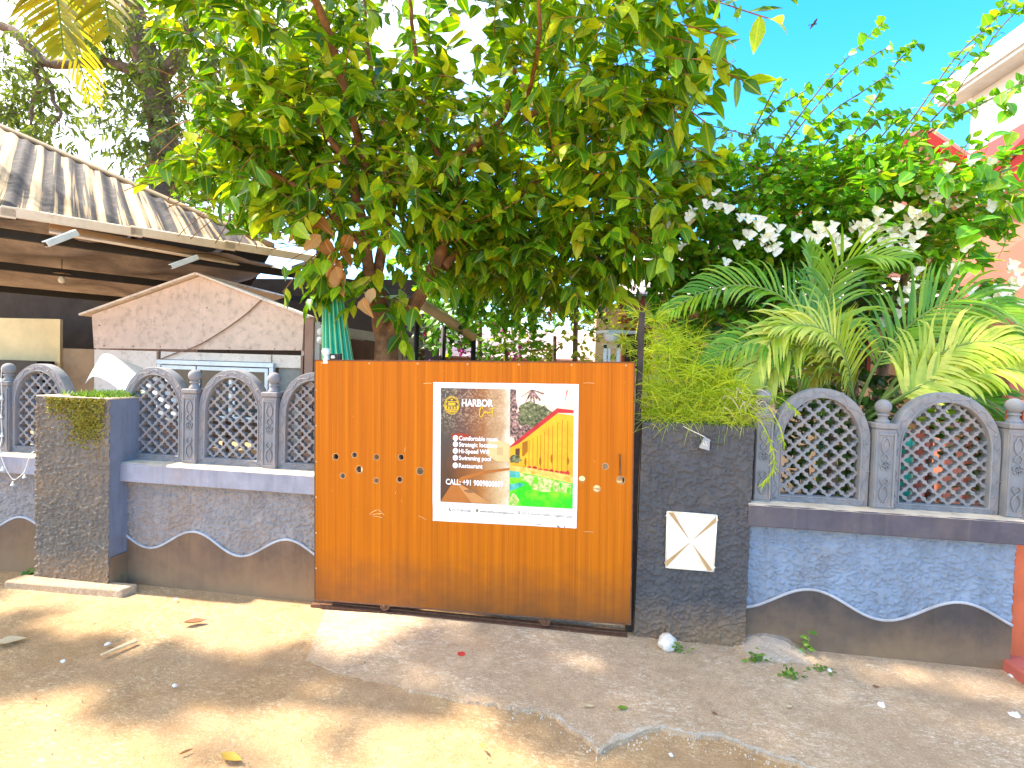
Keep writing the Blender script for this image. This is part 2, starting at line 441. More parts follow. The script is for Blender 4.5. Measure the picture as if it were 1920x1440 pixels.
# white tile with a cross on the right pillar
M['tile'] = mat('cream_tile', (.78,.72,.60), .1, 8, .45, .1, 60, .002, .5, (.55,.38,.20), 7, .3)
M['tile_groove'] = mat('brown_tile_groove', (.42,.27,.12), .2)
yt = D-.062
tl = obj('tile', MB().prism([(.478,.428),(.732,.428),(.737,.738),(.474,.740)], yt, D-.045), M['tile'], pr_, bevel=.004)
cxm = Vector((.606,0,.583)); mb = MB()
cor = [(.478,.428),(.732,.428),(.737,.738),(.474,.740)]
for (x, z) in cor:
    dx, dz = x-cxm.x, z-cxm.z; l = math.hypot(dx, dz); px_, pz_ = -dz/l, dx/l
    e = (cxm.x+dx*.94, cxm.z+dz*.94); w = .024
    mb.prism([(cxm.x+dx*.05, cxm.z+dz*.05), (e[0]-px_*w, e[1]-pz_*w), e], yt-.004, yt+.003)
obj('cross_groove', mb, M['tile_groove'], tl)
mb = MB()
for (x, z) in cor:
    dx, dz = x-cxm.x, z-cxm.z; l = math.hypot(dx, dz); px_, pz_ = -dz/l, dx/l
    e = (cxm.x+dx*.94, cxm.z+dz*.94); w = .021
    mb.prism([(cxm.x+dx*.05, cxm.z+dz*.05), e, (e[0]+px_*w, e[1]+pz_*w)], yt-.005, yt+.003)
obj('cross_ridge', mb, M['tile'], tl)
mb = MB()
for i in range(4):
    a = cor[i]; b = cor[(i+1) % 4]
    mb.tube([(a[0], yt-.001, a[1]), (b[0], yt-.001, b[1])], .004, 5)
obj('tile_rim', mb, M['tile'], tl, smooth=180)

# low slab at the foot of the left pillar
mb = MB()
a = [(-3.62,2.735),(-2.815,2.775),(-2.79,2.875),(-3.60,2.85)]
mb.v = [(x, y, -.03) for x, y in a]+[(x, y, .052) for x, y in a]
mb.f = [(3,2,1,0),(4,5,6,7),(0,1,5,4),(1,2,6,5),(2,3,7,6),(3,0,4,7)]
single('stone_slab', mb, M['concrete'], 'low worn stone slab at the foot of the mossy pillar', 'slab', bevel=.012)

# ------------------------------------------------------------------ arched lattice panels
def arch_loop(w, h, ry, inset=(0,0,0), n=22, ns=7):
    """closed outline; inset = (side, bottom, top)"""
    s_, b_, t_ = inset; hw = w/2-s_; zt = h-t_; rr = ry-t_*.6; sp = zt-rr
    pts = [(-hw, b_+(sp-b_)*i/ns) for i in range(ns)]
    pts += [(-hw*math.cos(math.pi*i/n), sp+rr*math.sin(math.pi*i/n)) for i in range(n+1)]
    pts += [(hw, sp-(sp-b_)*(i+1)/ns) for i in range(ns)]
    pts += [(hw-2*hw*(i+1)/ns, b_) for i in range(ns-1)]
    return pts
def lattice_panel(cx, y, zb, w, h, ry, m_, label, ph=0.0, rot=0.0):
    t = thing('lattice_panel', label, 'lattice panel', (cx, y, zb), (0, R(rot), 0), 'arched lattice panels on the wall')
    A = arch_loop(w, h, ry); B = arch_loop(w, h, ry, (.052, .048, .055))
    sec = [(0,.032),(0,-.022),(.07,-.030),(.80,-.030),(.86,-.036),(.95,-.034),(1,-.020),(1,.032)]
    mb = MB(); k = len(A)
    for a, yy in sec:
        mb.v += [(A[i][0]*(1-a)+B[i][0]*a, yy, A[i][1]*(1-a)+B[i][1]*a) for i in range(k)]
    ns_ = len(sec)
    mb.f = [(s_*k+i, s_*k+(i+1) % k, ((s_+1) % ns_)*k+(i+1) % k, ((s_+1) % ns_)*k+i) for s_ in range(ns_) for i in range(k)]
    fr = obj('frame', mb, m_, t, smooth=40, local=True)
    # cast openwork: quatrefoil holes between crossing bars
    px_, pz_ = .094, .0905; mb = MB(); K = 16
    Cl = arch_loop(w, h, ry, (.026,.024,.028)); hw = w/2-.026; spz = h-ry; rr = ry-.028
    def clampp(x, z):
        x = max(-hw, min(hw, x)); z = max(.024, z)
        if z > spz:
            q = math.hypot(x/hw, (z-spz)/rr)
            if q > 1: x /= q; z = spz+(z-spz)/q
        return x, z
    nr = int(h/(pz_/2))+2
    for r_ in range(nr):
        for c_ in range(-4, 5):
            x0 = c_*px_+(px_/2 if r_ % 2 else 0)+ph; z0 = .05+r_*pz_/2
            if abs(x0) > hw+.02 or z0 > h-.01: continue
            if z0 > spz and math.hypot(x0/(hw+.01), (z0-spz)/(rr+.01)) > 1.0: continue
            ring = []; hole = []
            for i in range(K):
                a = 2*math.pi*i/K; c, s = math.cos(a), math.sin(a)
                q = 1/(abs(c)+abs(s))
                ring.append(clampp(x0+px_/2*q*c, z0+pz_/2*q*s))
                hr = .0365*(.56+.44*abs(math.cos(2*a))**1.3)
                hole.append(clampp(x0+hr*c, z0+hr*s*.97))
            b = len(mb.v)
            for lst, yy in ((ring,-.010),(hole,-.010),(hole,.024),(ring,.024)):
                mb.v += [(x, yy, z) for x, z in lst]
            for s_ in range(3):
                mb.f += [(b+s_*K+i, b+s_*K+(i+1) % K, b+(s_+1)*K+(i+1) % K, b+(s_+1)*K+i) for i in range(K)]
    obj('lattice', mb, m_, t, local=True)
    # vine relief running round the frame
    Mid = arch_loop(w, h, ry, (.025,.022,.027), 44, 16)
    mb = MB(); path = []; k2 = len(Mid); acc = 0; n_side = 16+45+16
    for i in range(n_side):
        p = Vector((Mid[i][0], 0, Mid[i][1])); q = Vector((Mid[(i+1) % k2][0], 0, Mid[(i+1) % k2][1])); d_ = (q-p)
        acc += d_.length; d_.normalize(); nrm = Vector((-d_.z, 0, d_.x))
        path.append(p+nrm*.011*math.sin(acc*2*math.pi/.115)+Vector((0,-.030,0)))
    mb.tube(path, .0038, 5)
    for i in range(3, n_side-3, 4):
        p = path[i]; d_ = (path[i+1]-path[i-1]).normalized(); nrm = Vector((-d_.z, 0, d_.x))*(1 if i % 8 < 4 else -1)
        mb.tube([p, p+d_*.012+nrm*.008, p+d_*.014+nrm*.016, p+d_*.006+nrm*.019], [.004,.0045,.004,.002], 5)
    for off in (0, .45):
        mb.tube([(-w/2+.02+(w-.04)*i/40, -.031, .022+.009*math.sin(i/40*w/.125*2*math.pi+off)+(.005 if off else 0)) for i in range(41)], .0035, 5)
    obj('vine_relief', mb, m_, fr, smooth=180, local=True)
    return t
def baluster(cx, y, zb, m_, label, w=.098, top=1.305, ball=.040):
    t = thing('baluster', label, 'post', (cx, y, zb), group='ball-topped posts between lattice panels')
    h = top-zb
    mb = MB().box(-w/2, w/2, -.045, .05, 0, h-.03)
    obj('shaft', mb, m_, t, bevel=.006, local=True)
    # raised border of the front face
    mb = MB()
    for x in (-w/2+.008, w/2-.008): mb.box(x-.006, x+.006, -.052, -.044, .02, h-.05)
    mb.box(-w/2+.0145, w/2-.0145, -.0515, -.044, .02, .03).box(-w/2+.0145, w/2-.0145, -.0515, -.044, h-.065, h-.052)
    obj('border', mb, m_, t, bevel=.003, local=True)
    mb = MB()
    for s_, z0 in ((1, .10), (-1, h-.13)):
        for kx in (1, -1):
            pts = [(kx*.004, -.047, z0-s_*.055), (kx*.020, -.048, z0-s_*.02), (kx*.014, -.048, z0+s_*.02), (kx*-.012, -.048, z0+s_*.045), (kx*-.018, -.048, z0+s_*.065), (kx*-.006, -.048, z0+s_*.072)]
            mb.tube(catmull(pts, 4), .0045, 5)
    zc = h*.52
    for i in range(5):
        a = i*2*math.pi/5+.3
        c = Vector((.015*math.cos(a), -.047, zc+.017*math.sin(a)))
        mb.tube([c+Vector((.010*math.cos(b), 0, .010*math.sin(b))) for b in np.linspace(0, 2*math.pi, 9)], .0038, 5)
    mb.tube(catmull([(-.014,-.047,h-.085),(0,-.047,h-.078),(.014,-.047,h-.085)], 4), .0045, 5)
    obj('carving', mb, m_, t, smooth=180, local=True)
    mb = MB().box(-w/2-.006, w/2+.006, -.054, .056, h-.03, h)
    obj('cap', mb, m_, t, bevel=.006, local=True)
    r = ball
    prof = [(.034,0),(.034,.012),(.024,.022),(.022,.034),(.030,.040),(.030,.047),(.021,.052)]
    prof += [(r*math.sin(a), .052+r*.86-r*math.cos(a)*1.0) for a in np.linspace(.55, math.pi-.02, 12)]
    obj('ball_finial', MB().lathe((0, 0, h), prof, 18), m_, t, smooth=50, local=True)
    return t
yl = D+.085
lattice_panel(-3.735, yl, .81, .47, .625, .26, M['panel_l'], 'grey arched lattice panel behind the mossy pillar, at the left edge')
lattice_panel(-2.838, yl, .81, .475, .63, .265, M['panel_l'], 'grey arched lattice panel just right of the mossy pillar', .02)
lattice_panel(-2.270, yl, .81, .475, .63, .265, M['panel_l'], 'grey arched lattice panel between two ball-topped posts, left of the gate')
lattice_panel(-1.700, yl, .81, .475, .63, .265, M['panel_l'], 'grey arched lattice panel half hidden behind the orange gate', -.01)
lattice_panel(1.290, yl-.02, .805, .500, .645, .285, M['panel_r'], 'blue-grey arched lattice panel next to the slate pillar', .01)
lattice_panel(1.905, yl-.02, .80, .530, .65, .29, M['panel_r'], 'blue-grey arched lattice panel at the far right of the wall', -.01)
baluster(-4.00, yl-.01, .81, M['panel_l'], 'grey ball-topped post at the left edge of the photo', .11)
baluster(-2.552, yl-.01, .81, M['panel_l'], 'grey carved ball-topped post right of the first panel past the mossy pillar')
baluster(-1.985, yl-.01, .81, M['panel_l'], 'grey carved ball-topped post nearest the orange gate')
baluster(.985, yl-.04, .81, M['panel_r'], 'blue-grey carved ball-topped post beside the slate pillar', .09)
baluster(1.598, yl-.035, .805, M['panel_r'], 'blue-grey carved post between the two right lattice panels', .105, 1.275)
baluster(2.222, yl-.04, .80, M['panel_r'], 'blue-grey carved post at the right end of the wall', .095)

# ------------------------------------------------------------------ sliding gate
GS = .9894                                   # the gate stands a little proud of the ledge
GC = Vector((-.668*GS, D-.085, EYE-.70*GS)); GR = R(-1.26)
def wood_mat():
    t = NT('orange_wood_laminate'); v = t.coords((30, 1, .35)); v2 = t.coords((190, 1, .9))
    a = t.noise(v, 1.0, 5, .6, .3); b = t.noise(v2, 1.0, 4, .6)
    c = t.ramp(a, [(.28, (.37,.094,.002)), (.5, (.48,.13,.002)), (.72, (.58,.172,.003))])
    c = t.mix(t.ramp(b, [(.45,0.0),(.72,.6)]), c, (.27,.058,.002))
    # grime thrown up along the bottom edge
    tc = t.n('ShaderNodeTexCoord'); sx = t.n('ShaderNodeSeparateXYZ'); t.l(tc.outputs['Object'], sx.inputs[0])
    mr = t.n('ShaderNodeMapRange'); mr.inputs[1].default_value = -.80; mr.inputs[2].default_value = -.40; mr.inputs[3].default_value = 1; mr.inputs[4].default_value = 0
    nz = t.noise(t.coords((3,1,4)), 2.2, 6, .65)
    ad = t.n('ShaderNodeMath', operation='ADD'); mu = t.n('ShaderNodeMath', operation='MULTIPLY_ADD'); mu.inputs[1].default_value = .35; mu.inputs[2].default_value = -.17
    t.l(sx.outputs['Z'], ad.inputs[0]); t.l(nz, mu.inputs[0]); t.l(mu.outputs[0], ad.inputs[1]); t.l(ad.outputs[0], mr.inputs[0])
    g = t.mix(1.0, mr.outputs[0], (.95,.95,.95), 'MULTIPLY')
    c = t.mix(g, c, (.14,.060,.022))
    sp = t.noise(t.coords((2,1,1)), 26, 3, .5)
    c = t.mix(t.ramp(sp, [(.71,0.0),(.76,.5)]), c, (.62,.30,.07))
    t.bsdf(c, .55, .16, 0, b, .12, .002)
    return t.m
M['wood'] = wood_mat()
M['wood_edge'] = mat('pale_board_edge', (.55,.36,.18), .2)
M['steel_dark'] = mat('dark_rusty_steel', (.035,.026,.024), .4, 20, .7, .4, 80, .003, .4, (.12,.05,.025), 6, .35)
M['rust'] = mat('rusty_iron', (.14,.065,.035), .4, 30, .85, .5, 90, .003)
gate = thing('sliding_gate', 'orange wood-grain sliding gate with small round holes and a poster', 'gate', GC, (0, GR, 0))
gate.scale = (GS, GS, GS)
holes = [(-1.488,.934,.019),(-1.44,.82,.017),(-1.368,.951,.017),(-1.335,.865,.022),(-1.228,.946,.018),(-1.225,.804,.017),(-1.074,.954,.018),(-1.078,.819,.018),(-.953,.878,.023),(0,.89,.017),(.085,.84,.020),(.128,.97,.017),(.216,.897,.023)]
def g_inv(x, z):
    u, v = x+.668, z-.80; c, s = math.cos(-GR), math.sin(-GR)
    return (u*c+v*s, -u*s+v*c)
hl = [(*g_inv(x, z), r) for x, z, r in holes]
GW, GH = .955, .742
vs2 = []; es2 = []
def loop2(pts):
    b = len(vs2); k = len(pts); vs2.extend([Vector(p) for p in pts]); es2.extend([(b+i, b+(i+1) % k) for i in range(k)])
ol = [(-GW,-GH),(GW,-GH),(GW,GH),(-GW,GH)]
loop2(ol); loops = [ol]
for u, v, r in hl:
    lp = [(u+r*math.cos(a), v+r*math.sin(a)) for a in np.linspace(0, 2*math.pi, 18, endpoint=False)]
    loop2(lp); loops.append(lp)
dv, de, df, *_ = delaunay_2d_cdt(vs2, es2, [], 1, 1e-6)
mb = MB(); keep = []
for f_ in df:
    c = sum((dv[i] for i in f_), Vector((0,0)))/len(f_)
    if all((c.x-u)**2+(c.y-v)**2 > (r*.97)**2 for u, v, r in hl): keep.append(tuple(f_))
n_ = len(dv)
mb.v = [(p.x, 0, p.y) for p in dv]+[(p.x, .022, p.y) for p in dv]
mb.f = keep+[tuple(i+n_ for i in f_[::-1]) for f_ in keep]
obj('board', mb, M['wood'], gate, local=True)
mb = MB()
for k_, lp in enumerate(loops):
    k = len(lp)
    mb.add([(x, .0005, z) for x, z in lp]+[(x, .0215, z) for x, z in lp], [(i, (i+1) % k, (i+1) % k+k, i+k) for i in range(k)])
obj('board_edge', mb, M['wood_edge'], gate, local=True)
for u, v, r in hl:                                   # worn lip of every hole
    mb = MB(); mb.tube([(u+(r+.0005)*math.cos(a), .0005, v+(r+.0005)*math.sin(a)) for a in np.linspace(0, 2*math.pi, 19)], .0015, 5, False)
    obj('hole_rim', mb, M['wood_edge'], gate, smooth=180, local=True)
mb = MB()
for x in (-GW+.10, -.0, GW-.03): mb.box(x-.025, x+.025, .024, .065, -GH+.052, GH-.052)
for z in (-GH+.026, GH-.026): mb.box(-GW+.07, GW-.01, .0245, .0645, z-.025, z+.025)
obj('steel_frame', mb, M['steel_dark'], gate, local=True, bevel=.003)
mb = MB()
for zz in (-GH+.004, GH-.004): mb.box(-GW, GW, -.0022, .0005, zz-.0035, zz+.0035)
for xx in (-GW+.003, GW-.003): mb.box(xx-.003, xx+.003, -.0018, .0005, -GH+.009, GH-.009)
obj('edge_strip', mb, M['rust'], gate, local=True)
for i in range(7):                                   # screw heads
    for zz in (GH-.02,):
        x = -GW+.05+i*(2*GW-.1)/6
        obj('screw', MB().lathe((0,0,0), [(.006,0),(.0055,.002),(.002,.003)], 8), M['wood_edge'], gate, local=True).matrix_basis = Matrix.Translation((x, 0, zz)) @ Matrix.Rotation(R(90), 4, 'X')
for i in range(6):
    obj('screw', MB().lathe((0,0,0), [(.005,0),(.0045,.002),(.002,.003)], 8), M['wood_edge'], gate, local=True).matrix_basis = Matrix.Translation((-GW+.012, 0, -GH+.2+i*.22)) @ Matrix.Rotation(R(90), 4, 'X')
for x, z in ((-1.154,.050),(-.182,.056)):            # rollers under the gate
    u, v = g_inv(x, z)
    mb = MB(); prof = [(.012,-.004),(.030,-.004),(.030,.004),(.024,.010),(.024,.020),(.030,.026),(.030,.034),(.012,.034)]
    mb.lathe((0,0,0), prof, 20)
    o = obj('roller', mb, M['rust'], gate, smooth=35, local=True); o.matrix_basis = Matrix.Translation((u, .038, v-.006)) @ Matrix.Rotation(R(90), 4, 'X')
    mb = MB().lathe((0,0,0), [(.011,.03),(.011,.046),(.006,.048)], 8)
    o2 = obj('axle_bolt', mb, M['rust'], o, smooth=35, local=True)
u, v = g_inv(.205, .985)
mb = MB().tube(catmull([(u,-.002,v+.055),(u,-.018,v+.05),(u+.002,-.02,v),(u+.003,-.018,v-.05),(u+.003,-.002,v-.055)], 4), .0045, 6)
obj('handle', mb, M['rust'], gate, smooth=180, local=True)
# scratches and old tape marks left on the board
M['tape'] = mat('old_tape', (.62,.36,.14), .2, 20, .35, .2, 60)
mb = MB()
for (x, z, l, a) in ((-1.22,.60,.07,.15),(-1.21,.585,.06,-.1),(-1.24,.612,.05,.5),(-1.19,.615,.05,-.7),(-.92,1.40,.05,.05),(.02,1.435,.06,0),(-.93,.60,.05,-.4),(.05,.59,.05,.02),(-1.10,.74,.02,1.2),(-1.05,1.0,.03,1.4)):
    u, v = g_inv(x, z); c, s = math.cos(a)*l/2, math.sin(a)*l/2
    mb.tube([(u-c,-.0003,v-s),(u,-.0008,v+.002),(u+c,-.0003,v+s)], .0016, 4)
obj('scratch', mb, M['tape'], gate, local=True)

# rail the gate runs on, and the black post it closes against
mb = MB().box(-1.62, .285, D-.075, D+.0, -.01, .0195)
mb.box(-1.61, .28, D-.042, D-.028, .0195, .028)
single('gate_rail', mb, M['rust'], 'rusty flat steel rail on the ground under the gate', 'rail')
mb = MB().box(.287, .319, D-.008, D+.03, -.02, 1.845)
single('gate_post', mb, M['steel_dark'], 'thin black steel post between the gate and the slate pillar', 'post', bevel=.003)
# threshold kerb behind the gate
mb = MB().box(-1.35, .28, D+.045, D+.16, -.03, .02)
structure('threshold', mb, M['concrete'])
# ------------------------------------------------------------------ poster on the gate (flat print)
def plain(name, col, rough=.6, spec=.2):
    t = NT(name); v = t.coords(); f = t.noise(v, 12, 3, .5)
    t.bsdf(t.ramp(f, [(.3, sh(col,.94)), (.7, sh(col,1.05))]), rough, spec); return t.m
PY0 = -.0025
poster = thing('poster', 'white-bordered hotel poster taped to the orange gate', 'poster', GC, (0, GR, 0))
poster.scale = (GS, GS, GS)
M['paper'] = plain('white_paper', (.84,.84,.82), .5)
mb = MB(); nu, nv = 24, 22
for i in range(nu+1):
    for j in range(nv+1):
        u = -.205+(.645+.205)*i/nu + (-.004 if j < 3 else 0)*(i/nu-.5); v = -.208+(.614+.208)*j/nv
        e = max(abs(i/nu-.5), abs(j/nv-.5))
        mb.v.append((u, PY0+.0016-.0016*mnoise.noise(Vector((u*5, v*5, 0)))*(e > .42), v+.002*mnoise.noise(Vector((u*7, 9, 0)))*(j in (0, nv))))
mb.f = [(i*(nv+1)+j, (i+1)*(nv+1)+j, (i+1)*(nv+1)+j+1, i*(nv+1)+j+1) for i in range(nu) for j in range(nv)]
obj('paper', mb, M['paper'], poster, smooth=180, local=True)
def zu(zx): return -.158+(zx-130)/(1315-130)*.777
def zv(zy, zx=700): return .581-(zy-135)/(1192+(zx-700)*.035-135)*.676
def Z(zx, zy): return (zu(zx), zv(zy, zx))
PL = [PY0-.0012]
def layer():
    PL[0] -= .00005; return PL[0]
def pic(name, pts, m_, parent=None):
    return obj(name, MB().flat([Z(*p) for p in pts], layer()), m_, parent or poster, local=True)
def print_left():
    t = NT('faded_dusk_print'); v = t.coords()
    sx = t.n('ShaderNodeSeparateXYZ'); t.l(v, sx.inputs[0])
    mr = t.n('ShaderNodeMapRange'); mr.inputs[1].default_value = zu(130); mr.inputs[2].default_value = zu(757); t.l(sx.outputs['X'], mr.inputs[0])
    n1 = t.noise(v, 9, 5, .6); ad = t.n('ShaderNodeMath', operation='MULTIPLY_ADD'); ad.inputs[1].default_value = .35; t.l(n1, ad.inputs[0])
    sb = t.n('ShaderNodeMath', operation='SUBTRACT'); t.l(mr.outputs[0], sb.inputs[0]); sb.inputs[1].default_value = .27; t.l(sb.outputs[0], ad.inputs[2])
    top = t.ramp(ad.outputs[0], [(0,(.07,.06,.05)),(.25,(.12,.055,.045)),(.52,(.28,.11,.035)),(.78,(.46,.31,.17)),(1,(.76,.74,.62))])
    bot = t.ramp(ad.outputs[0], [(0,(.08,.04,.022)),(.22,(.19,.065,.015)),(.5,(.36,.14,.03)),(.76,(.52,.36,.18)),(1,(.76,.72,.54))])
    mz = t.n('ShaderNodeMapRange'); mz.inputs[1].default_value = .30; mz.inputs[2].default_value = .08; t.l(sx.outputs['Z'], mz.inputs[0])
    c = t.mix(mz.outputs[0], top, bot)
    # leafy speckle in the upper half
    sp = t.ramp(t.noise(v, 85, 3, .6), [(.5,0.0),(.62,1.0)])
    up = t.n('ShaderNodeMapRange'); up.inputs[1].default_value = .28; up.inputs[2].default_value = .42; t.l(sx.outputs['Z'], up.inputs[0])
    mu = t.n('ShaderNodeMath', operation='MULTIPLY'); t.l(sp, mu.inputs[0]); t.l(up.outputs[0], mu.inputs[1])
    mu2 = t.n('ShaderNodeMath', operation='MULTIPLY'); t.l(mu.outputs[0], mu2.inputs[0]); mu2.inputs[1].default_value = .30
    c = t.mix(mu2.outputs[0], c, (.78,.62,.36))
    dk = t.ramp(t.noise(v, 60, 3, .6), [(.56,0.0),(.66,.28)])
    c = t.mix(dk, c, (.12,.07,.04))
    t.bsdf(c, .45, .3); return t.m
def splotch(name, a, b, scale, lo, hi, c3=None):
    t = NT(name); v = t.coords(); f = t.noise(v, scale, 5, .65)
    t.bsdf(t.ramp(f, [(lo, a), (hi, b)] + ([(min(1,hi+.12), c3)] if c3 else [])), .45, .3); return t.m
pic('picture_left', [(130,135),(757,138),(757,1190),(132,1166)], print_left())
M['sky_print'] = splotch('pink_sky_print', (.84,.50,.36), (.86,.72,.55), 5, .35, .65)
M['tree_print'] = splotch('tree_print', (.05,.035,.03), (.42,.24,.20), 70, .42, .58, (.80,.62,.52))
M['shrub_print'] = splotch('shrub_print', (.045,.05,.025), (.22,.24,.10), 60, .4, .62, (.66,.55,.40))
M['wall_print'] = splotch('yellow_wall_print', (.70,.30,.012), (.82,.46,.02), 9, .3, .7)
M['roof_print'] = splotch('red_roof_print', (.30,.015,.02), (.52,.03,.03), 8, .35, .6)
M['slit_print'] = plain('brown_slit_print', (.33,.13,.01))
M['deck_print'] = splotch('deck_print', (.60,.33,.03), (.82,.60,.16), 40, .35, .65)
M['pool_print'] = splotch('pool_print', (.02,.55,.01), (.30,.60,.02), 7, .45, .68)
M['cyan_print'] = splotch('cyan_pool_print', (.02,.30,.26), (.10,.48,.42), 30, .4, .6)
M['leafy_print'] = splotch('reflection_print', (.22,.42,.04), (.66,.64,.30), 45, .4, .6)
M['dark_print'] = plain('dark_print', (.10,.045,.02))
pr2 = pic('picture_right', [(760,138),(1315,138),(1315,1214),(760,1192)], M['sky_print'])
def blob(cx, cy, rx, ry, n=26, j=.22, sd=0):
    return [(cx+rx*math.cos(a)*(1+j*mnoise.noise(Vector((math.cos(a)*2.5+sd, math.sin(a)*2.5, sd)))*2), cy+ry*math.sin(a)*(1+j*mnoise.noise(Vector((math.cos(a)*2.5, sd, math.sin(a)*2.5)))*2)) for a in np.linspace(0, 2*math.pi, n, endpoint=False)]
def clip(pts, x0=760, x1=1315, y0=138): return [(min(x1, max(x0, x)), max(y0, y)) for x, y in pts]
pic('tree_picture', clip(blob(765,260,55,170,sd=1)), M['tree_print'], pr2)
for k_, (ex, ey) in enumerate(((850,200),(880,270),(930,300),(975,290),(1020,230),(1050,170),(915,215),(990,215))):
    pic('palm_leaf_picture', [(940,138),(962,138),(ex+10,ey),(ex,ey+14)], M['tree_print'], pr2)
pic('tree_picture', clip(blob(850,480,120,150,sd=4)), M['tree_print'], pr2)
pic('tree_picture', clip(blob(960,360,150,110,sd=6)), M['shrub_print'], pr2)
pic('palm_leaf_picture', [(1252,138),(1262,138),(1245,215),(1236,248)], M['roof_print'], pr2)
pic('house_wall_picture', [(762,660),(830,630),(1170,350),(1315,368),(1315,925),(1060,880),(762,830)], M['wall_print'], pr2)
pic('house_roof_picture', [(762,655),(820,600),(1170,303),(1315,318),(1315,345),(1180,345),(840,628),(762,668)], M['roof_print'], pr2)
for i, (x, y0, y1) in enumerate(((928,590,830),(962,575,845),(1000,560,850),(1030,545,855),(1062,515,860),(1095,485,865),(1133,460,860),(1175,430,870),(1215,405,885),(1262,415,890))):
    pic('slit_picture', [(x,y0),(x+5,y0),(x+5,y1),(x,y1)], M['slit_print'], pr2)
pic('window_picture', [(810,675),(848,670),(848,738),(810,738)], M['dark_print'], pr2)
pic('window_picture', [(870,620),(918,600),(918,700),(880,745),(870,740)], M['slit_print'], pr2)
pic('plant_picture', clip(blob(812,770,48,38,sd=2)), M['shrub_print'], pr2)
for i in range(9): pic('plant_picture', blob(885+i*48,846+i*6,22,14+5*(i % 3),10,.3,i), M['roof_print'], pr2)
for i, (x, y) in enumerate(((900,790),(1030,790),(1130,765),(1270,780))): pic('plant_picture', blob(x,y,10,38,9,.3,i), M['slit_print'], pr2)
pic('deck_picture', [(762,828),(900,842),(1315,912),(1315,985),(1000,915),(762,872)], M['deck_print'], pr2)
pic('pool_picture', [(762,872),(1000,915),(1315,985),(1315,1214),(762,1192)], M['pool_print'], pr2)
pic('water_picture', [(762,875),(850,885),(850,940),(762,935)], M['cyan_print'], pr2)
pic('water_picture', [(762,1000),(850,985),(900,1000),(820,1040),(762,1062)], M['cyan_print'], pr2)
pic('reflection_picture', [(850,895),(1000,922),(1300,990),(1300,1080),(1180,1060),(1060,1065),(960,1040),(930,985),(870,960)], M['leafy_print'], pr2)
for i, (x, y, rx, ry) in enumerate(((995,960,22,35),(1135,1045,14,30),(1278,1055,16,38),(1210,1000,12,25))): pic('reflection_picture', blob(x,y,rx,ry,12,.1,i), M['pool_print'], pr2)
pic('reflection_picture', blob(800,1140,38,60,14,.3,3), M['leafy_print'], pr2)
pic('pool_edge_picture', [(132,1166),(240,1000),(330,935),(520,880),(757,850),(757,870),(540,905),(370,960),(300,1020),(420,1172),(330,1170)], plain('pool_edge_print', (.40,.14,.03)))
pic('pool_edge_picture', [(300,1020),(330,1010),(600,1176),(420,1172)], plain('pool_deck_print', (.50,.24,.08)))
pic('pool_shade_picture', blob(410,1066,62,17,16,.2,5), plain('pool_shade_print', (.26,.12,.05)))
pic('faded_house_picture', [(560,610),(640,590),(757,640),(757,800),(640,790),(560,740)], plain('faded_wall_print', (.66,.47,.22)))
pic('faded_house_picture', [(230,545),(330,540),(420,560),(420,600),(300,600),(230,590)], plain('faded_red_print', (.30,.05,.025)))
pic('faded_window_picture', [(645,665),(700,668),(700,738),(645,735)], plain('faded_window_print', (.50,.36,.17)))
# white lettering
M['ink_white'] = plain('white_ink', (.86,.86,.86)); M['ink_gold'] = plain('gold_ink', (.76,.50,.03)); M['ink_brown'] = plain('olive_ink', (.20,.17,.09)); M['ink_dark'] = plain('dark_ink', (.05,.05,.06))
def text(name, body, zx0, zx1, zy_base, zy_top, m_, bold=.0, parent=None, slope=0):
    cu = bpy.data.curves.new(name, 'FONT'); cu.body = body; cu.size = 1; cu.offset = bold; cu.resolution_u = 3
    o = bpy.data.objects.new(name, cu); COL.objects.link(o)
    dg = bpy.context.evaluated_depsgraph_get(); me = bpy.data.meshes.new_from_object(o.evaluated_get(dg))
    bpy.data.objects.remove(o)
    a = np.array([v.co[:] for v in me.vertices]); x0, x1 = a[:,0].min(), a[:,0].max()
    caps = .70
    u0, v0 = Z(zx0, zy_base); u1 = zu(zx1); v1 = zv(zy_top, zx0); yl_ = layer()
    for v in me.vertices:
        fu = (v.co.x-x0)/(x1-x0); x = u0+fu*(u1-u0); z = v0+v.co.y/caps*(v1-v0)+slope*fu*(u1-u0)
        v.co = (x, yl_, z)
    me.materials.clear(); me.materials.append(m_)
    ob = bpy.data.objects.new(name, me); COL.objects.link(ob); ob.parent = parent or poster; BASE[ob.name] = GC
    return ob
text('title_lettering', 'HARBOR', 325, 607, 296, 234, M['ink_white'], .03)
for s_, yb, xe in (('Comfortable room',608,652),('Strategic location',664,644),('Hi-Speed Wifi',724,576),('Swimming pool',786,593),('Restaurant',856,518)):
    yb_ = yb-2
    text('list_lettering', s_, 301, xe, yb_, yb_-40, M['ink_white'], .022)
    disc = obj('list_icon', MB().flat([Z(269+24*math.cos(a), yb_-20+26*math.sin(a)) for a in np.linspace(2*math.pi, 0, 20, endpoint=False)], layer()), M['ink_white'], poster, local=True)
    k_ = random.choice((0,1,2)); cx_, cy_ = 269, yb_-20
    sg = {0: [(-11,4),(11,4),(11,9),(-11,9)], 1: [(-4,-10),(5,-8),(2,10),(-6,2)], 2: [(-10,-2),(0,8),(10,-6),(0,2)]}[k_]
    pic('icon_mark', [(cx_+x, cy_+y) for x, y in sg], M['dark_print'], disc)
text('phone_lettering', 'CALL: +91 9009800809', 183, 706, 1006, 956, M['ink_white'], .025, slope=-.008)
text('footer_lettering', '+91 9718915248', 240, 412, 1252, 1228, M['ink_brown'], .008, slope=-.012)
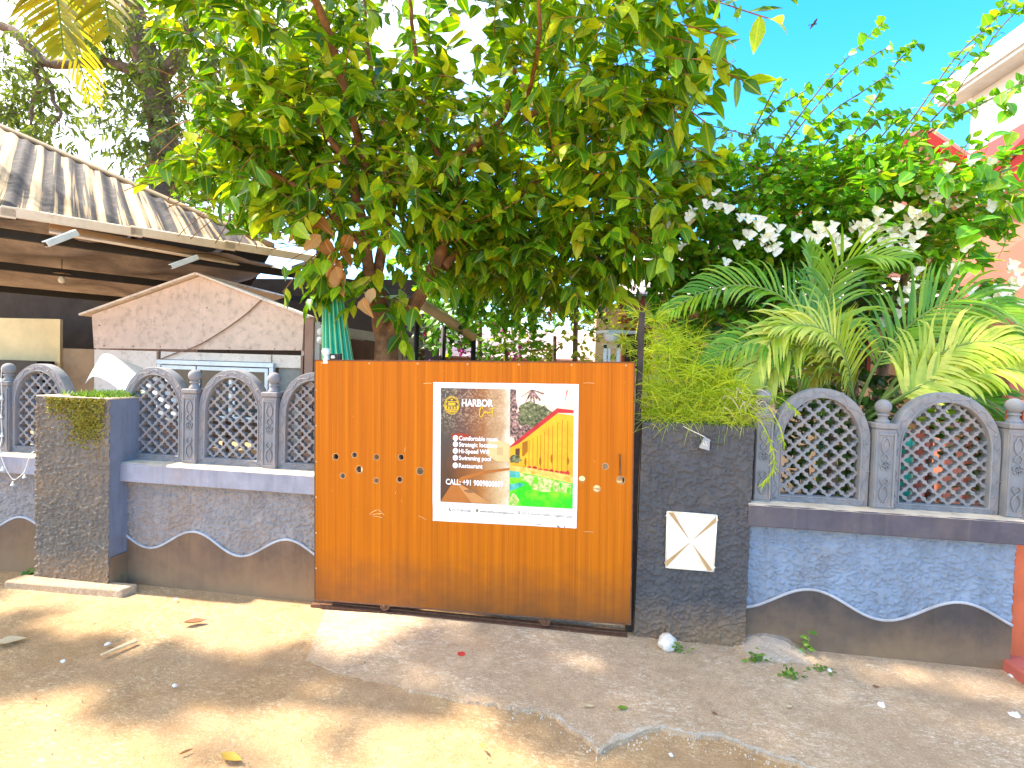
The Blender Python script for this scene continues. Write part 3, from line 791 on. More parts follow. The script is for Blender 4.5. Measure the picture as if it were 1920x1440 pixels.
text('footer_lettering', 'www.harborcourtgoa.com', 495, 805, 1258, 1234, M['ink_brown'], .012, slope=-.016)
text('footer_lettering', '557, Coutinho Vaddo , Vagator, Goa', 870, 1310, 1274, 1246, M['ink_brown'], .0, slope=-.018)
def ring(cx, cy, rx, ry, w, n=28):
    o_ = [Z(cx+rx*math.cos(a), cy+ry*math.sin(a)) for a in np.linspace(0, 2*math.pi, n, endpoint=False)]
    i_ = [Z(cx+(rx-w)*math.cos(a), cy+(ry-w)*math.sin(a)) for a in np.linspace(0, 2*math.pi, n, endpoint=False)]
    y = layer(); mb = MB(); mb.v = [(p[0],y,p[1]) for p in o_+i_]; mb.f = [(i,(i+1) % n,(i+1) % n+n,i+n) for i in range(n)]; return mb
lg = obj('logo', ring(233,290,70,83,5), M['ink_gold'], poster, local=True)
obj('logo_ring', ring(233,290,60,72,4), M['ink_gold'], lg, local=True)
for q in ([(196,255),(270,255),(270,262),(196,262)], [(200,268),(266,268),(266,286),(200,286)], [(200,292),(266,292),(266,297),(200,297)], [(198,303),(213,303),(213,322),(198,322)], [(226,303),(240,303),(240,322),(226,322)], [(252,303),(268,303),(268,322),(252,322)],
          [(176,326),(290,326),(290,332),(176,332)], [(196,338),(270,338),(262,348),(206,348)], [(172,296),(188,290),(188,320),(172,320)], [(278,290),(294,296),(294,320),(278,320)], [(222,232),(244,232),(240,246),(226,246)], [(176,262),(188,244),(192,254),(182,272)], [(274,254),(280,244),(290,262),(284,272)], [(206,218),(216,212),(218,226),(210,232)], [(248,212),(258,218),(256,232),(248,226)], [(226,356),(240,356),(233,364)]):
    pic('logo_mark', q, M['ink_gold'], lg)
def stroke(name, pts, w, m_, parent=None):
    p = [Vector((*Z(x, y), 0)) for x, y in pts]; p = catmull(p, 5); y = layer(); mb = MB(); n = len(p)
    for i in range(n):
        d = (p[min(i+1,n-1)]-p[max(i-1,0)]).normalized(); q = Vector((-d.y, d.x, 0))*w
        mb.v += [(p[i].x-q.x, y, p[i].y-q.y), (p[i].x+q.x, y, p[i].y+q.y)]
    mb.f = [(2*i, 2*i+2, 2*i+3, 2*i+1) for i in range(n-1)]
    return obj(name, mb, m_, parent or poster, local=True)
sc = stroke('script_lettering', [(512,318),(515,302),(503,300),(492,325),(486,360),(492,388),(505,388),(522,360),(530,345),(538,345),(534,360),(545,350),(552,346),(556,360),(566,346),(572,358),(578,345),(584,356),(592,342),(602,350)], .0022, M['ink_gold'])
stroke('script_stroke', [(606,308),(604,340),(600,372),(599,392)], .0022, M['ink_gold'], sc)
stroke('script_stroke', [(580,318),(605,312),(628,306)], .002, M['ink_gold'], sc)
stroke('footer_icon', [(218,1222),(216,1234),(224,1244),(234,1246)], .0035, M['ink_brown'])
obj('footer_icon', MB().flat([Z(471+11*math.cos(a), 1242+15*math.sin(a)) for a in np.linspace(2*math.pi,0,14,endpoint=False)], layer()), M['ink_brown'], poster, local=True)
obj('footer_icon', ring(848,1252,10,11,5,14), M['ink_brown'], poster, local=True)
pic('footer_icon', [(840,1260),(856,1260),(848,1276)], M['ink_brown'])
stroke('pen_mark', [(1002,1366),(1024,1360),(1046,1357)], .0014, M['ink_dark'])
stroke('pen_mark', [(1186,1364),(1190,1374),(1190,1386),(1196,1374),(1204,1386)], .0018, M['ink_dark'])
stroke('pen_mark', [(1246,1370),(1250,1388)], .0018, M['ink_dark'])
stroke('pen_mark', [(1290,1366),(1304,1372)], .0014, M['ink_dark'])

# ------------------------------------------------------------------ small things on the gate, pillars and ledge
M['white_plastic'] = mat('white_plastic', (.74,.72,.66), .1, 10, .4, .05)
M['grey_plastic'] = mat('grey_plastic', (.30,.31,.32), .15, 10, .45, .05)
c = P(612, 668, D-.075)
t = thing('gate_lamp', 'small white lamp clipped to the top left corner of the gate', 'lamp', c)
obj('holder', MB().lathe((0,0,-.045), [(.016,0),(.019,.004),(.019,.030),(.014,.034),(.014,.046)], 14), M['white_plastic'], t, smooth=40, local=True)
obj('bulb', MB().lathe((-.004,0,-.002), [(.012,0),(.022,.016),(.026,.032),(.022,.046),(.010,.052)], 14), mat('frosted_glass', (.70,.70,.70), .05, 10, .15, .02, spec=.6), t, smooth=50, local=True)
obj('clip', MB().box(.02,.075,.004,.03,-.028,.016).box(.078,.086,.002,.032,-.028,.020), M['steel_dark'], t, local=True, bevel=.002)
obj('clip_pad', MB().lathe((.045,-.004,-.012), [(.010,0),(.013,.006),(.009,.018)], 10), M['white_plastic'], t, smooth=50, local=True)
c = P(1322, 832, D-.075)
t = thing('solar_lamp', 'little grey lantern dangling by a wire on the slate pillar', 'lantern', c)
ry_ = Matrix.Rotation(R(14), 4, 'Y')
def rl(mb): mb.v = [tuple(ry_ @ Vector(p)) for p in mb.v]; return mb
obj('lantern_body', rl(MB().prism([(-.024,-.03),(.03,-.03),(.018,.024),(-.016,.024)], -.012, .012)), M['grey_plastic'], t, local=True, bevel=.003)
obj('lantern_window', rl(MB().prism([(-.014,-.008),(.012,-.008),(.009,.014),(-.010,.014)], -.0145, -.0125)), M['white_plastic'], t, local=True)
for x in (-.008, 0, .007): obj('lantern_bar', rl(MB().box(x-.0012, x+.0012, -.0165, -.0135, -.006, .013)), M['steel_dark'], t, local=True)
obj('lantern_cap', rl(MB().prism([(-.019,.024),(.021,.024),(.012,.032),(-.010,.032)], -.013, .013)), M['grey_plastic'], t, local=True)
w0 = P(1268, 792, D-.02)-c
obj('wire', MB().tube(catmull([w0, w0*.6+Vector((0,-.02,.012)), Vector((-.02,-.004,.045)), Vector((.006,0,.03))], 5), .0022, 5), M['white_plastic'], t, smooth=180, local=True)
# string of fairy lights hanging from the left ledge
pts = [P(px, py, D-.075) for px, py in ((-12,838),(0,852),(8,872),(16,888),(25,899),(35,895),(46,884),(52,866),(58,852),(64,846))]
t = thing('fairy_lights', 'white fairy-light string hanging over the left ledge', 'light string', pts[4])
obj('cable', MB().tube(catmull(pts, 5), .0028, 5), M['white_plastic'], t, smooth=180)
for px, py in ((5,878),(24,906),(46,892),(0,846)):
    p = P(px, py, D-.075)
    obj('light_bell', MB().lathe(p-Vector((0,0,.014)), [(.013,0),(.010,.008),(.005,.018),(.003,.026)], 10), M['white_plastic'], t, smooth=50)
p0 = P(0, 700, D+.0)
for px, py in ((2,712),(3,745),(2,780),(4,815)):
    p = P(px, py, D+.02)
    obj('light_bell', MB().lathe(p-Vector((0,0,.014)), [(.012,0),(.010,.008),(.005,.018),(.003,.026)], 10), M['white_plastic'], t, smooth=50)
obj('cable', MB().tube(catmull([P(3,690,D+.02),P(2,712,D+.02),P(4,745,D+.02),P(2,780,D+.02),P(4,815,D+.02),P(0,838,D-.02)], 4), .0025, 5), M['white_plastic'], t, smooth=180)
# ================================================================== buildings behind the wall
M['roof_sheet'] = None
def roofmat():
    t = NT('weathered_roof_sheet')
    v = t.coords((1,1,1), (0,0,0), 'UV'); v2 = t.coords((8.5,.16,1), (0,0,0), 'UV')
    a = t.noise(v2, 1.0, 4, .55)
    c = t.ramp(a, [(.42,(.035,.033,.038)),(.495,(.07,.06,.058)),(.515,(.36,.25,.14)),(.60,(.60,.44,.27))])
    b = t.noise(v, 9, 7, .7); c = t.mix(t.ramp(b, [(.5,0.0),(.7,.5)]), c, (.20,.15,.12))
    t.bsdf(c, .85, .2, 0, b, .3, .01); return t.m
M['roof_sheet'] = roofmat()
M['canopy'] = mat('tan_sheet_metal', (.70,.56,.42), .15, 5, .55, .15, 40, .003, .4, (.40,.27,.18), 5, .35)
M['black_steel'] = mat('black_steel', (.018,.016,.016), .3, 10, .6, .1)
M['white_tube'] = mat('white_painted_tube', (.66,.68,.68), .12, 10, .5, .05)
M['tarp'] = mat('brown_tarpaulin', (.33,.285,.275), .3, 3, .8, .5, 6, .06, .2, (.17,.135,.13), 1.6, .5)
M['dark_wall'] = mat('deep_shade_boards', (.03,.022,.018), .35, 4, .9)  # near-black base colour holds the deep shade under the shed roof
M['yellow_board'] = mat('yellow_board', (.52,.44,.25), .12, 3, .8)
M['brown_board'] = mat('brown_board', (.20,.15,.10), .2, 3, .8)
E0 = Vector((-4.87,3.65,2.75)); E1 = Vector((-3.16,5.65,2.75))
dd = (E1-E0).normalized(); nn = Vector((-dd.y, dd.x, 0))           # along the eave / in under the roof
shed = thing('open_shed', 'open-sided shed with streaked tan and black corrugated roof at left', 'shed', (-5.5, 6.5, 0))
sl = math.tan(R(27)); up_dir = (nn + Vector((0,0,sl))); upn = dd.cross(up_dir).normalized()
p0 = E0+nn*.25+Vector((0,0,.02))
hA = onplane(-40, 222, p0, upn); hB = onplane(400, 415, p0, upn)
def st(p): q = p-p0; return q.dot(dd), q.dot(nn)
sA, tA = st(hA); sB, tB = st(hB)
def tmax(s): return max(.02, tA+(tB-tA)*(s-sA)/(sB-sA))
s0 = sA-1.6; s1 = sB+.5; nsh = 9; wS = (s1-s0)/nsh
for i in range(nsh):
    mb = MB(); n_ = 40; uv = []
    a0 = s0+wS*i-.03; a1 = s0+wS*(i+1)+.03
    for j in range(n_+1):
        s_ = a0+(a1-a0)*j/n_; tm = tmax(s_)
        for k_ in range(7):
            tt = tm*k_/6
            p = p0+dd*s_+up_dir*tt+Vector((0,0,.013*math.sin(s_*2*math.pi/.14)+.004*(i % 2)))
            mb.v.append(tuple(p)); uv.append((s_, tt))
    mb.f = [(j*7+k_, (j+1)*7+k_, (j+1)*7+k_+1, j*7+k_+1) for j in range(n_) for k_ in range(6)]
    o = obj('roof_sheet', mb, M['roof_sheet'], shed, smooth=180)
    ul = o.data.uv_layers.new(name='UVMap')
    for lp in o.data.loops: ul.data[lp.index].uv = uv[lp.vertex_index]
# ridge capping along the hip
mb = MB().tube([p0+dd*s_+up_dir*tmax(s_)+Vector((0,0,.02)) for s_ in np.linspace(s0, s1, 24)], .035, 8)
obj('ridge_cap', mb, mat('ochre_ridge_cap', (.24,.18,.11), .3, 6, .8), shed, smooth=180)
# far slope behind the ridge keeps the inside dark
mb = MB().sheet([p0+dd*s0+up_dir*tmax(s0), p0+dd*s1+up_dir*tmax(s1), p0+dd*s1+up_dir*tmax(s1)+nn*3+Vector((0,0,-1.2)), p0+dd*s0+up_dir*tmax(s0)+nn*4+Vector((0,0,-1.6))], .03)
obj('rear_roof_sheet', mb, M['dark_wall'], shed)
# canopy sheets along the eave, each lapping over the next
L = (E1-E0).length; cuts = [-1.5, .05, .92, 1.72, L+.02]
for i in range(4):
    a, b = cuts[i], cuts[i+1]; mb = MB(); zo = -.012*(3-i)
    prof = [(0,-.075),(0,.0),(.02,.012),(.10,.012),(.12,-.003),(.14,.012),(.30,.012),(.36,.03)]
    for s_ in (a-.05, b+.04):
        for w, h in prof: mb.v.append(tuple(E0+dd*s_+nn*w+Vector((0,0,h+zo))))
        for w, h in prof[::-1]: mb.v.append(tuple(E0+dd*s_+nn*(w+.006)+Vector((0,0,h+zo-.006))))
    k = len(prof)*2
    mb.f = [(j, (j+1) % k, (j+1) % k+k, j+k) for j in range(k)]+[tuple(range(k-1,-1,-1)), tuple(range(k,2*k))]
    obj('canopy_sheet', mb, M['canopy'], shed)
    obj('canopy_rafter', MB().obox(E0+dd*b+nn*.02+Vector((0,0,-.035)), E0+dd*b+nn*.9+Vector((0,0,-.02)), .05, .05), M['black_steel'], shed)
# lower tilted gutter board
g0 = P(92, 436, z=2.58); g1 = P(530, 512, z=2.58)
q = [g0, g1, g1+nn*.16+Vector((0,0,.10)), g0+nn*.16+Vector((0,0,.10))]
obj('gutter_board', MB().sheet(q, .012), M['canopy'], shed)
obj('gutter_lip', MB().tube([g0+Vector((0,0,.004)), g1+Vector((0,0,.004))], .012, 6), M['canopy'], shed, smooth=180)
# black beams under the roof
for o_, z_ in ((.42, 2.57), (1.6, 2.42), (3.0, 2.30)):
    obj('beam', MB().obox(E0+dd*-2+nn*o_+Vector((0,0,z_-2.75)), E1+dd*.6+nn*o_+Vector((0,0,z_-2.75)), .06, .08), M['black_steel'], shed)
for (x0, y0, x1, y1) in ((85,458,135,438),(320,500,362,484)):
    a = P(x0, y0, z=2.40); b = P(x1+8, y1-2, a.y+.22)
    mb = MB().obox(a, b, .055, .05)
    obj('tube_bracket', mb, M['white_tube'], shed, bevel=.004)
    obj('tube_mouth', MB().obox(a-(b-a).normalized()*.002, a+(b-a).normalized()*.01, .042, .036), M['black_steel'], shed)
# sagging tarpaulin ceiling
mb = MB(); na, nb = 70, 36
for i in range(na+1):
    for j in range(nb+1):
        s_ = -2.4+(L+2.0)*i/na; w = .30+4.4*j/nb
        p = E0+dd*s_+nn*w
        z = 2.66-.05*w-.10*math.sin(j/nb*math.pi)*abs(math.sin(s_*1.1))+.05*mnoise.noise(Vector((s_*1.3+w*.8, w*.5, 0)))+.035*math.sin(s_*7+w*3+2*mnoise.noise(Vector((s_, w, 2))))
        mb.v.append((p.x, p.y, z))
mb.f = [(i*(nb+1)+j, (i+1)*(nb+1)+j, (i+1)*(nb+1)+j+1, i*(nb+1)+j+1) for i in range(na) for j in range(nb)]
obj('tarpaulin', mb, M['tarp'], shed, smooth=180)
# walls at the back
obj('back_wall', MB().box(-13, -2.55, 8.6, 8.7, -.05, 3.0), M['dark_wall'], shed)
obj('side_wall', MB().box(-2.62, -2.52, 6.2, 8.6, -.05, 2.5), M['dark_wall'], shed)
obj('wall_panel', MB().box(-11.2, -9.35, 7.95, 8.0, .4, 2.14), M['yellow_board'], shed)
obj('wall_panel', MB().box(-9.33, -8.2, 7.98, 8.03, .0, 1.62), M['brown_board'], shed)
obj('crate_shelf', MB().box(-11.2, -9.4, 7.6, 7.9, .3, 1.38), M['black_steel'], shed)
a = P(598, 640, 5.3); b = P(598, 500, 5.3)
obj('post', MB().obox(a-Vector((0,0,1.6)), b+Vector((0,0,.3)), .05, .05), M['black_steel'], shed)
a = P(595, 615, 5.8); b = P(790, 645, 6.2)
obj('rail_board', MB().obox(a, b, .03, .11), mat('grey_beige_board', (.34,.29,.23), .15), shed)
obj('low_panel', MB().obox(a-Vector((0,.03,.62)), b-Vector((0,.03,.62)), .03, 1.1), mat('dark_brown_panel', (.10,.05,.03), .3), shed)
for i in range(5):
    a = P(742+i*8.5, 690, 5.9); b_ = P(742+i*8.5, 642, 5.9)
    obj('slat', MB().obox(a, b_, .045, .02, Vector((0,1,0))), M['brown_board'], shed)
# hanging bulb
c = P(116, 524, 5.0)
t = thing('hanging_bulb', 'white light bulb hanging under the shed roof', 'bulb', c)
obj('bulb', MB().lathe((0,0,-.045), [(.006,0),(.028,.012),(.036,.034),(.030,.058),(.018,.075)], 14), M['white_plastic'], t, smooth=50, local=True)
obj('socket', MB().lathe((0,0,.03), [(.019,0),(.019,.04),(.008,.05)], 12), M['white_plastic'], t, smooth=40, local=True)
obj('shade', MB().lathe((0,0,.055), [(.10,0),(.10,.004),(.03,.03)], 14), mat('tan_lamp_shade', (.35,.25,.17), .1), t, smooth=40, local=True)
obj('flex', MB().tube([(0,0,.08),(0,0,.34)], .004, 5), M['black_steel'], t, local=True)

# small board hut with a gable
M['hut'] = mat('pinkish_fibre_board', (.76,.57,.45), .10, 5, .9, .25, 90, .004, .2, (.40,.30,.235), 13, .42)
M['hut2'] = mat('pale_fibre_board', (.82,.71,.61), .10, 5, .9, .25, 90, .004, .2, (.42,.34,.27), 16, .35)
M['alu'] = mat('aluminium', (.60,.68,.74), .1, 12, .4, .05, metal=.3)
M['glass_dark'] = mat('dark_glass', (.05,.07,.07), .3, 3, .08, .0, spec=.6)
M['trim_brown'] = mat('brown_trim', (.30,.185,.13), .2)
yh = 5.0
hut = thing('board_hut', 'small pinkish board hut with gable roof behind the left wall', 'hut', (-4.2, yh+.6, 0))
pk = P(375, 518, yh); el = P(172, 590, yh); er = P(570, 594, yh); bl = P(176, 653, yh); br = P(567, 657, yh)
mid = Vector((pk.x, yh, bl.z+(br.z-bl.z)*.5))
obj('gable_board', MB().prism([(bl.x,bl.z),(mid.x-.002,mid.z),(pk.x-.002,pk.z),(el.x,el.z)], yh, yh+.03), M['hut'], hut)
obj('gable_board', MB().prism([(mid.x+.002,mid.z),(br.x,br.z),(er.x,er.z),(pk.x+.002,pk.z)], yh-.003, yh+.03), M['hut'], hut)
zf = bl.z-.012; zf2 = br.z-.012
xw0 = P(298, 660, yh).x; xw1 = P(508, 660, yh).x
obj('lower_board', MB().box(bl.x, xw0-.02, yh+.006, yh+.03, 0, zf), M['hut2'], hut)
obj('lower_board', MB().box(xw0+.02, xw1, yh+.004, yh+.03, 1.49, zf-.001), M['hut2'], hut)
obj('lower_board', MB().box(xw1+.015, br.x, yh+.006, yh+.03, 1.44, zf), M['hut2'], hut)
obj('lower_board', MB().box(xw1+.06, br.x, yh+.05, yh+.07, 0, 1.44), mat('grey_mould_board', (.30,.29,.25), .2, 8), hut)
for x in (xw0-.01, br.x+.0): obj('corner_strip', MB().box(x-.012, x+.012, yh-.008, yh+.02, 0, zf-.002), M['trim_brown'], hut)
for x, zt_ in ((br.x+.07, 1.98),): obj('corner_post', MB().box(x-.035, x+.06, yh-.02, yh+.08, 0, zt_), mat('pink_brown_post', (.36,.22,.16), .12), hut, bevel=.005)
obj('corner_post', MB().box(br.x+.135, br.x+.19, yh+.0, yh+.08, 0, 1.93), mat('grey_post', (.40,.38,.34), .12), hut)
th = .022
for a, b in ((el, pk), (er, pk)):
    d_ = (b-a); a2 = a-d_.normalized()*.09
    dp = 1.6 if a is el else .10
    q = [a2+Vector((0,-.07,.01)), b+Vector((0,-.07,.01)), b+Vector((0,dp,.01)), a2+Vector((0,dp,.01))]
    if a is er: q = [q[1], q[0], q[3], q[2]]
    obj('roof', MB().sheet(q, th), M['hut2'], hut)
obj('side_wall', MB().box(bl.x, bl.x+.03, yh+.03, yh+1.5, 0, el.z), M['hut'], hut)
obj('side_wall', MB().box(br.x-.03, br.x, yh+.03, yh+1.5, 0, er.z-.03), M['hut'], hut)
# aluminium window of the hut
wn_ = obj('window', MB().box(xw0, xw1+.05, yh-.035, yh+.01, 1.435, 1.485).box(xw0, xw0+.045, yh-.03, yh+.01, .9, 1.434).box(xw1, xw1+.05, yh-.03, yh+.01, .9, 1.434).box(xw0+.046, xw1-.001, yh-.03, yh+.01, .85, .9), M['alu'], hut, bevel=.004)
n3 = 3
for i in range(n3):
    x0 = xw0+.05+(xw1-xw0-.06)*i/n3; x1 = xw0+.05+(xw1-xw0-.06)*(i+1)/n3-.01
    obj('sash', MB().box(x0, x1, yh-.02+.01*(i % 2), yh+.002, 1.385, 1.425).box(x0, x0+.035, yh-.019+.01*(i % 2), yh+.001, .9, 1.384).box(x1-.035, x1, yh-.019+.01*(i % 2), yh+.001, .9, 1.384), M['alu'], wn_)
    obj('pane', MB().box(x0+.036, x1-.036, yh+.004, yh+.008, .9, 1.384), M['glass_dark'], wn_)
cb = [P(490, 562, yh-.02), P(460, 590, yh-.025), P(415, 622, yh-.03), P(370, 648, yh-.03), P(330, 662, yh-.03), P(300, 674, yh-.03)]
obj('cable', MB().tube(catmull(cb, 6), .007, 6), M['trim_brown'], hut, smooth=180)
for px, py in ((195,648),(250,649),(300,650),(388,577),(388,640),(430,652),(470,653),(515,654),(553,655),(186,610)):
    p = P(px, py, yh-.004); obj('nail', MB().box(p.x-.006, p.x+.006, yh-.008, yh+.001, p.z-.006, p.z+.006), M['trim_brown'], hut)
for px, py in ((601,622),(603,638)):
    p = P(px, py, 4.95); 
c = P(602, 622, 4.9)
t = thing('ball_lamp', 'pair of small round white lamps on the post right of the hut', 'lamp', c)
for dz in (0, -.085): obj('globe', MB().lathe((0,0,dz-.04), [(.008,0),(.032,.012),(.040,.038),(.032,.064),(.008,.078)], 14), M['white_plastic'], t, smooth=60, local=True)
obj('bracket', MB().tube([(0,.0,.03),(0,.03,.06),(-.05,.1,.07)], .012, 6), M['white_tube'], t, local=True, smooth=180)

# bent white sheet lying behind the wall, left
M['white_sheet'] = mat('white_sheet_metal', (.72,.74,.76), .06, 4, .5, .1, 20, .004, .3, (.55,.52,.48), 4, .3)
a = P(186, 672, 3.62); b = P(205, 664, 3.62); 
top = [P(180,690,3.6), P(196,664,3.62), P(232,676,3.7), P(285,700,3.85), P(330,722,3.95), P(372,735,4.05)]
bot = [P(160,720,3.3), P(178,706,3.28), P(212,722,3.27), P(240,748,3.26), P(290,775,3.3), P(330,800,3.35)]
mb = MB(); T_ = catmull(top, 5); B_ = catmull(bot, 5); k = len(T_)
for p, q in zip(T_, B_):
    mb.v += [tuple(p), tuple(p.lerp(q,.52)+Vector((0,0,.012))), tuple(q)]
mb.f = [(i*3+j, (i+1)*3+j, (i+1)*3+j+1, i*3+j+1) for i in range(k-1) for j in range(2)]
o = single('bent_sheet', mb, M['white_sheet'], 'bent white metal sheet lying behind the first lattice panel past the pillar', 'metal sheet', smooth=50)
sm = o.modifiers.new('solid', 'SOLIDIFY'); sm.thickness = .004

# ---- house with a pale roof behind the garden (centre right)
M['cream'] = mat('cream_wall', (.60,.46,.30), .1, 3, .85, .2, 60, .004)
M['fascia'] = mat('red_brown_fascia', (.22,.06,.035), .2)
M['roof_pale'] = mat('pale_pink_roof', (.50,.41,.42), .15, 4, .8, .3, 40, .006)
yh2 = 7.2
h1 = thing('garden_house', 'cream house with pale pink roof behind the feathery plant', 'house', (2.5, 8.5, 0))
xl = P(1118, 600, yh2).x; ze = P(1200, 600, yh2-.3).z
obj('wall', MB().box(xl, 7.0, yh2, yh2+.15, 0, 2.45), M['cream'], h1)
obj('wall', MB().box(xl, xl+.15, yh2+.15, 11, 0, 2.45), M['cream'], h1)
obj('fascia', MB().box(xl+.25, 7.1, yh2-.38, yh2-.34, 2.33, 2.50), M['fascia'], h1)
rise = 1.45; run = 3.2; nt = 9
for i in range(nt):
    t0, t1 = i/nt, (i+1)/nt
    q = [Vector((xl+.2, yh2-.42+run*t0, 2.50+rise*t0)), Vector((7.2, yh2-.42+run*t0, 2.50+rise*t0)), Vector((7.2, yh2-.42+run*t1+.05, 2.50+rise*t1+.01)), Vector((xl+.2, yh2-.42+run*t1+.05, 2.50+rise*t1+.01))]
    obj('roof_course', MB().sheet(q, .025), M['roof_pale'], h1)
for x in (xl+.35, xl+1.0, xl+1.7, 3.2, 4.2):
    w_ = obj('window', MB().box(x, x+.42, yh2-.03, yh2+.02, 1.5, 2.12), M['fascia'], h1, bevel=.01)
    obj('pane', MB().box(x+.05, x+.37, yh2-.036, yh2-.028, 1.55, 2.07), M['dark_wall'], w_)
obj('sill', MB().box(xl+.3, xl+2.2, yh2-.08, yh2-.001, 2.18, 2.28), M['fascia'], h1)

# ---- pink house with red bargeboards (right)
M['pink'] = mat('salmon_wall', (.34,.115,.075), .08, 2, .85, .2, 50, .004)
M['pink_pale'] = mat('pale_salmon_wall', (.50,.27,.20), .08, 2, .85, .2, 50, .004)
M['red_trim'] = mat('red_painted_trim', (.40,.03,.022), .12, 4, .6, .1)
h2 = thing('pink_house', 'salmon pink house with red bargeboards at the right edge', 'house', (5.5, 8, 0))
def gable(pts_wall, y, parent, m_, name='gable_wall', depth=.2):
    return obj(name, MB().prism([(p.x, p.z) for p in pts_wall], y, y+depth), m_, parent)
y3 = 7.6
w3 = [P(1655,300,y3), P(1725,262,y3), P(1800,312,y3)]
gable([P(1655,640,y3)]+[P(1830,640,y3)]+[P(1830,330,y3)]+[w3[2], w3[1], w3[0]], y3, h2, M['pink_pale'])
for a, b in ((w3[0], w3[1]), (w3[2], w3[1])):
    obj('bargeboard', MB().obox(a-(b-a)*.12+Vector((0,-.06,.03)), b+Vector((0,-.06,.03)), .08, .12, Vector((0,0,1))), M['red_trim'], h2)
    q = [a-(b-a)*.12+Vector((0,-.1,.1)), b+Vector((0,-.1,.1)), b+Vector((0,3,.1)), a-(b-a)*.12+Vector((0,3,.1))]
    if a is w3[2]: q = [q[1], q[0], q[3], q[2]]
    obj('roof', MB().sheet(q, .05), M['pink_pale'], h2)
y4 = 6.4
ra = P(1845, 372, y4); rb = P(1990, 240, y4)
obj('gable_wall', MB().prism([(ra.x+.1,0),(9,0),(9,rb.z),(rb.x,rb.z-.05),(ra.x+.1,ra.z+.03)], y4+.1, y4+.3), M['pink'], h2)
obj('bargeboard', MB().obox(ra, rb, .1, .22, Vector((0,0,1))), M['red_trim'], h2)
q = [ra+Vector((-.1,-.2,.14)), rb+Vector((-.1,-.2,.16)), rb+Vector((-.1,2.2,.16)), ra+Vector((-.1,2.2,.14))]
obj('roof', MB().sheet(q, .06), M['red_trim'], h2)
pa = P(1770, 500, 5.9); pb = P(1960, 380, 5.9)
obj('porch_roof', MB().sheet([P(1765,560,5.3), P(1990,600,5.3), P(1990,400,6.45), P(1800,420,6.45)], .05), M['pink'], h2)
obj('porch_beam', MB().obox(P(1760,585,5.35), P(1990,625,5.35), .12, .16), M['pink'], h2)
obj('porch_back', MB().box(P(1740,600,6.3).x, 9, 6.3, 6.38, 0, 2.2), mat('dark_red_interior', (.10,.03,.02), .4, 3), h2)
for px in (1795, 1908): 
    p = P(px, 640, 5.4); obj('porch_column', MB().box(p.x-.09, p.x+.09, 5.35, 5.52, 0, 2.1), M['pink'], h2, bevel=.01)
for i in range(7):
    a = P(1880, 612+i*11, 6.0); obj('brick_course', MB().box(a.x-.12, a.x+.28, 6.0+.0, 6.1, a.z-.022, a.z+.022), mat('red_brick', (.40,.10,.055), .25, 14) if i == 0 else bpy.data.materials['red_brick'], h2, bevel=.006)

# ---- white building far right
M['white_wall'] = mat('white_wall', (.70,.69,.67), .04, 2, .8, .1)
M['grey_soffit'] = mat('grey_soffit', (.42,.42,.38), .1)
zr = 5.95; ca = P(1752, 190, 9.2); zr = ca.z
cb2 = P(1960, 45, z=zr)
h3 = thing('white_building', 'plain white building with projecting flat roof at upper right', 'building', (7, 10, 0))
ax = (cb2-ca); ax.z = 0; ax.normalize(); inn = Vector((-ax.y, ax.x, 0))
if inn.x < 0: inn = -inn
def slabp(o0, o1, l0, l1, z0, z1, name, m_):
    q = [ca+ax*l0+inn*o0, ca+ax*l1+inn*o0, ca+ax*l1+inn*o1, ca+ax*l0+inn*o1]
    mb = MB(); mb.v = [(p.x,p.y,z0) for p in q]+[(p.x,p.y,z1) for p in q]
    mb.f = [(3,2,1,0),(4,5,6,7),(0,1,5,4),(1,2,6,5),(2,3,7,6),(3,0,4,7)]
    return obj(name, mb, m_, h3)
slabp(.0, 6, 0, 5.5, zr-.04, zr+.22, 'roof_slab', M['white_wall'])
slabp(.03, .34, .03, 5.4, zr-.10, zr-.042, 'soffit', M['grey_soffit'])
slabp(.34, 5.9, .3, 5.2, 0, zr-.043, 'wall', M['white_wall'])
a = P(1908, 290, 6.9); b_ = P(1910, 195, 6.9)
obj('downpipe', MB().tube([a-Vector((0,0,1.2)), b_+Vector((0,0,.05))], .035, 8), mat('grey_pipe', (.33,.35,.36), .1), h3, smooth=180)

# neighbour's red doorway edge and step at the right border
nb_ = thing('red_doorway', 'red painted doorpost and step at the right border', 'doorway', (2.42, D+.1, 0))
obj('doorpost', MB().box(2.262, 2.34, D+.04, D+.16, 0, 1.42), mat('orange_red_paint', (.50,.12,.05), .15), nb_, bevel=.005)
obj('door_panel', MB().box(2.34, 3.2, D+.07, D+.12, .1, 1.4), mat('brown_wood_door', (.28,.10,.05), .2), nb_)
for z0 in (.5, .95): obj('door_rail', MB().box(2.345, 3.2, D+.05, D+.07, z0, z0+.06), mat('brown_rail', (.36,.15,.07), .2), nb_)
obj('step', MB().box(2.205, 3.4, D-.28, D+.05, -.03, .075), mat('red_step', (.50,.13,.10), .15, 5, .7, .2, 60, .004, .3, (.55,.30,.25), 6, .3), nb_, bevel=.012)
obj('step', MB().box(2.25, 3.4, D+.05, D+.3, -.03, .30), bpy.data.materials['red_step'], nb_, bevel=.012)

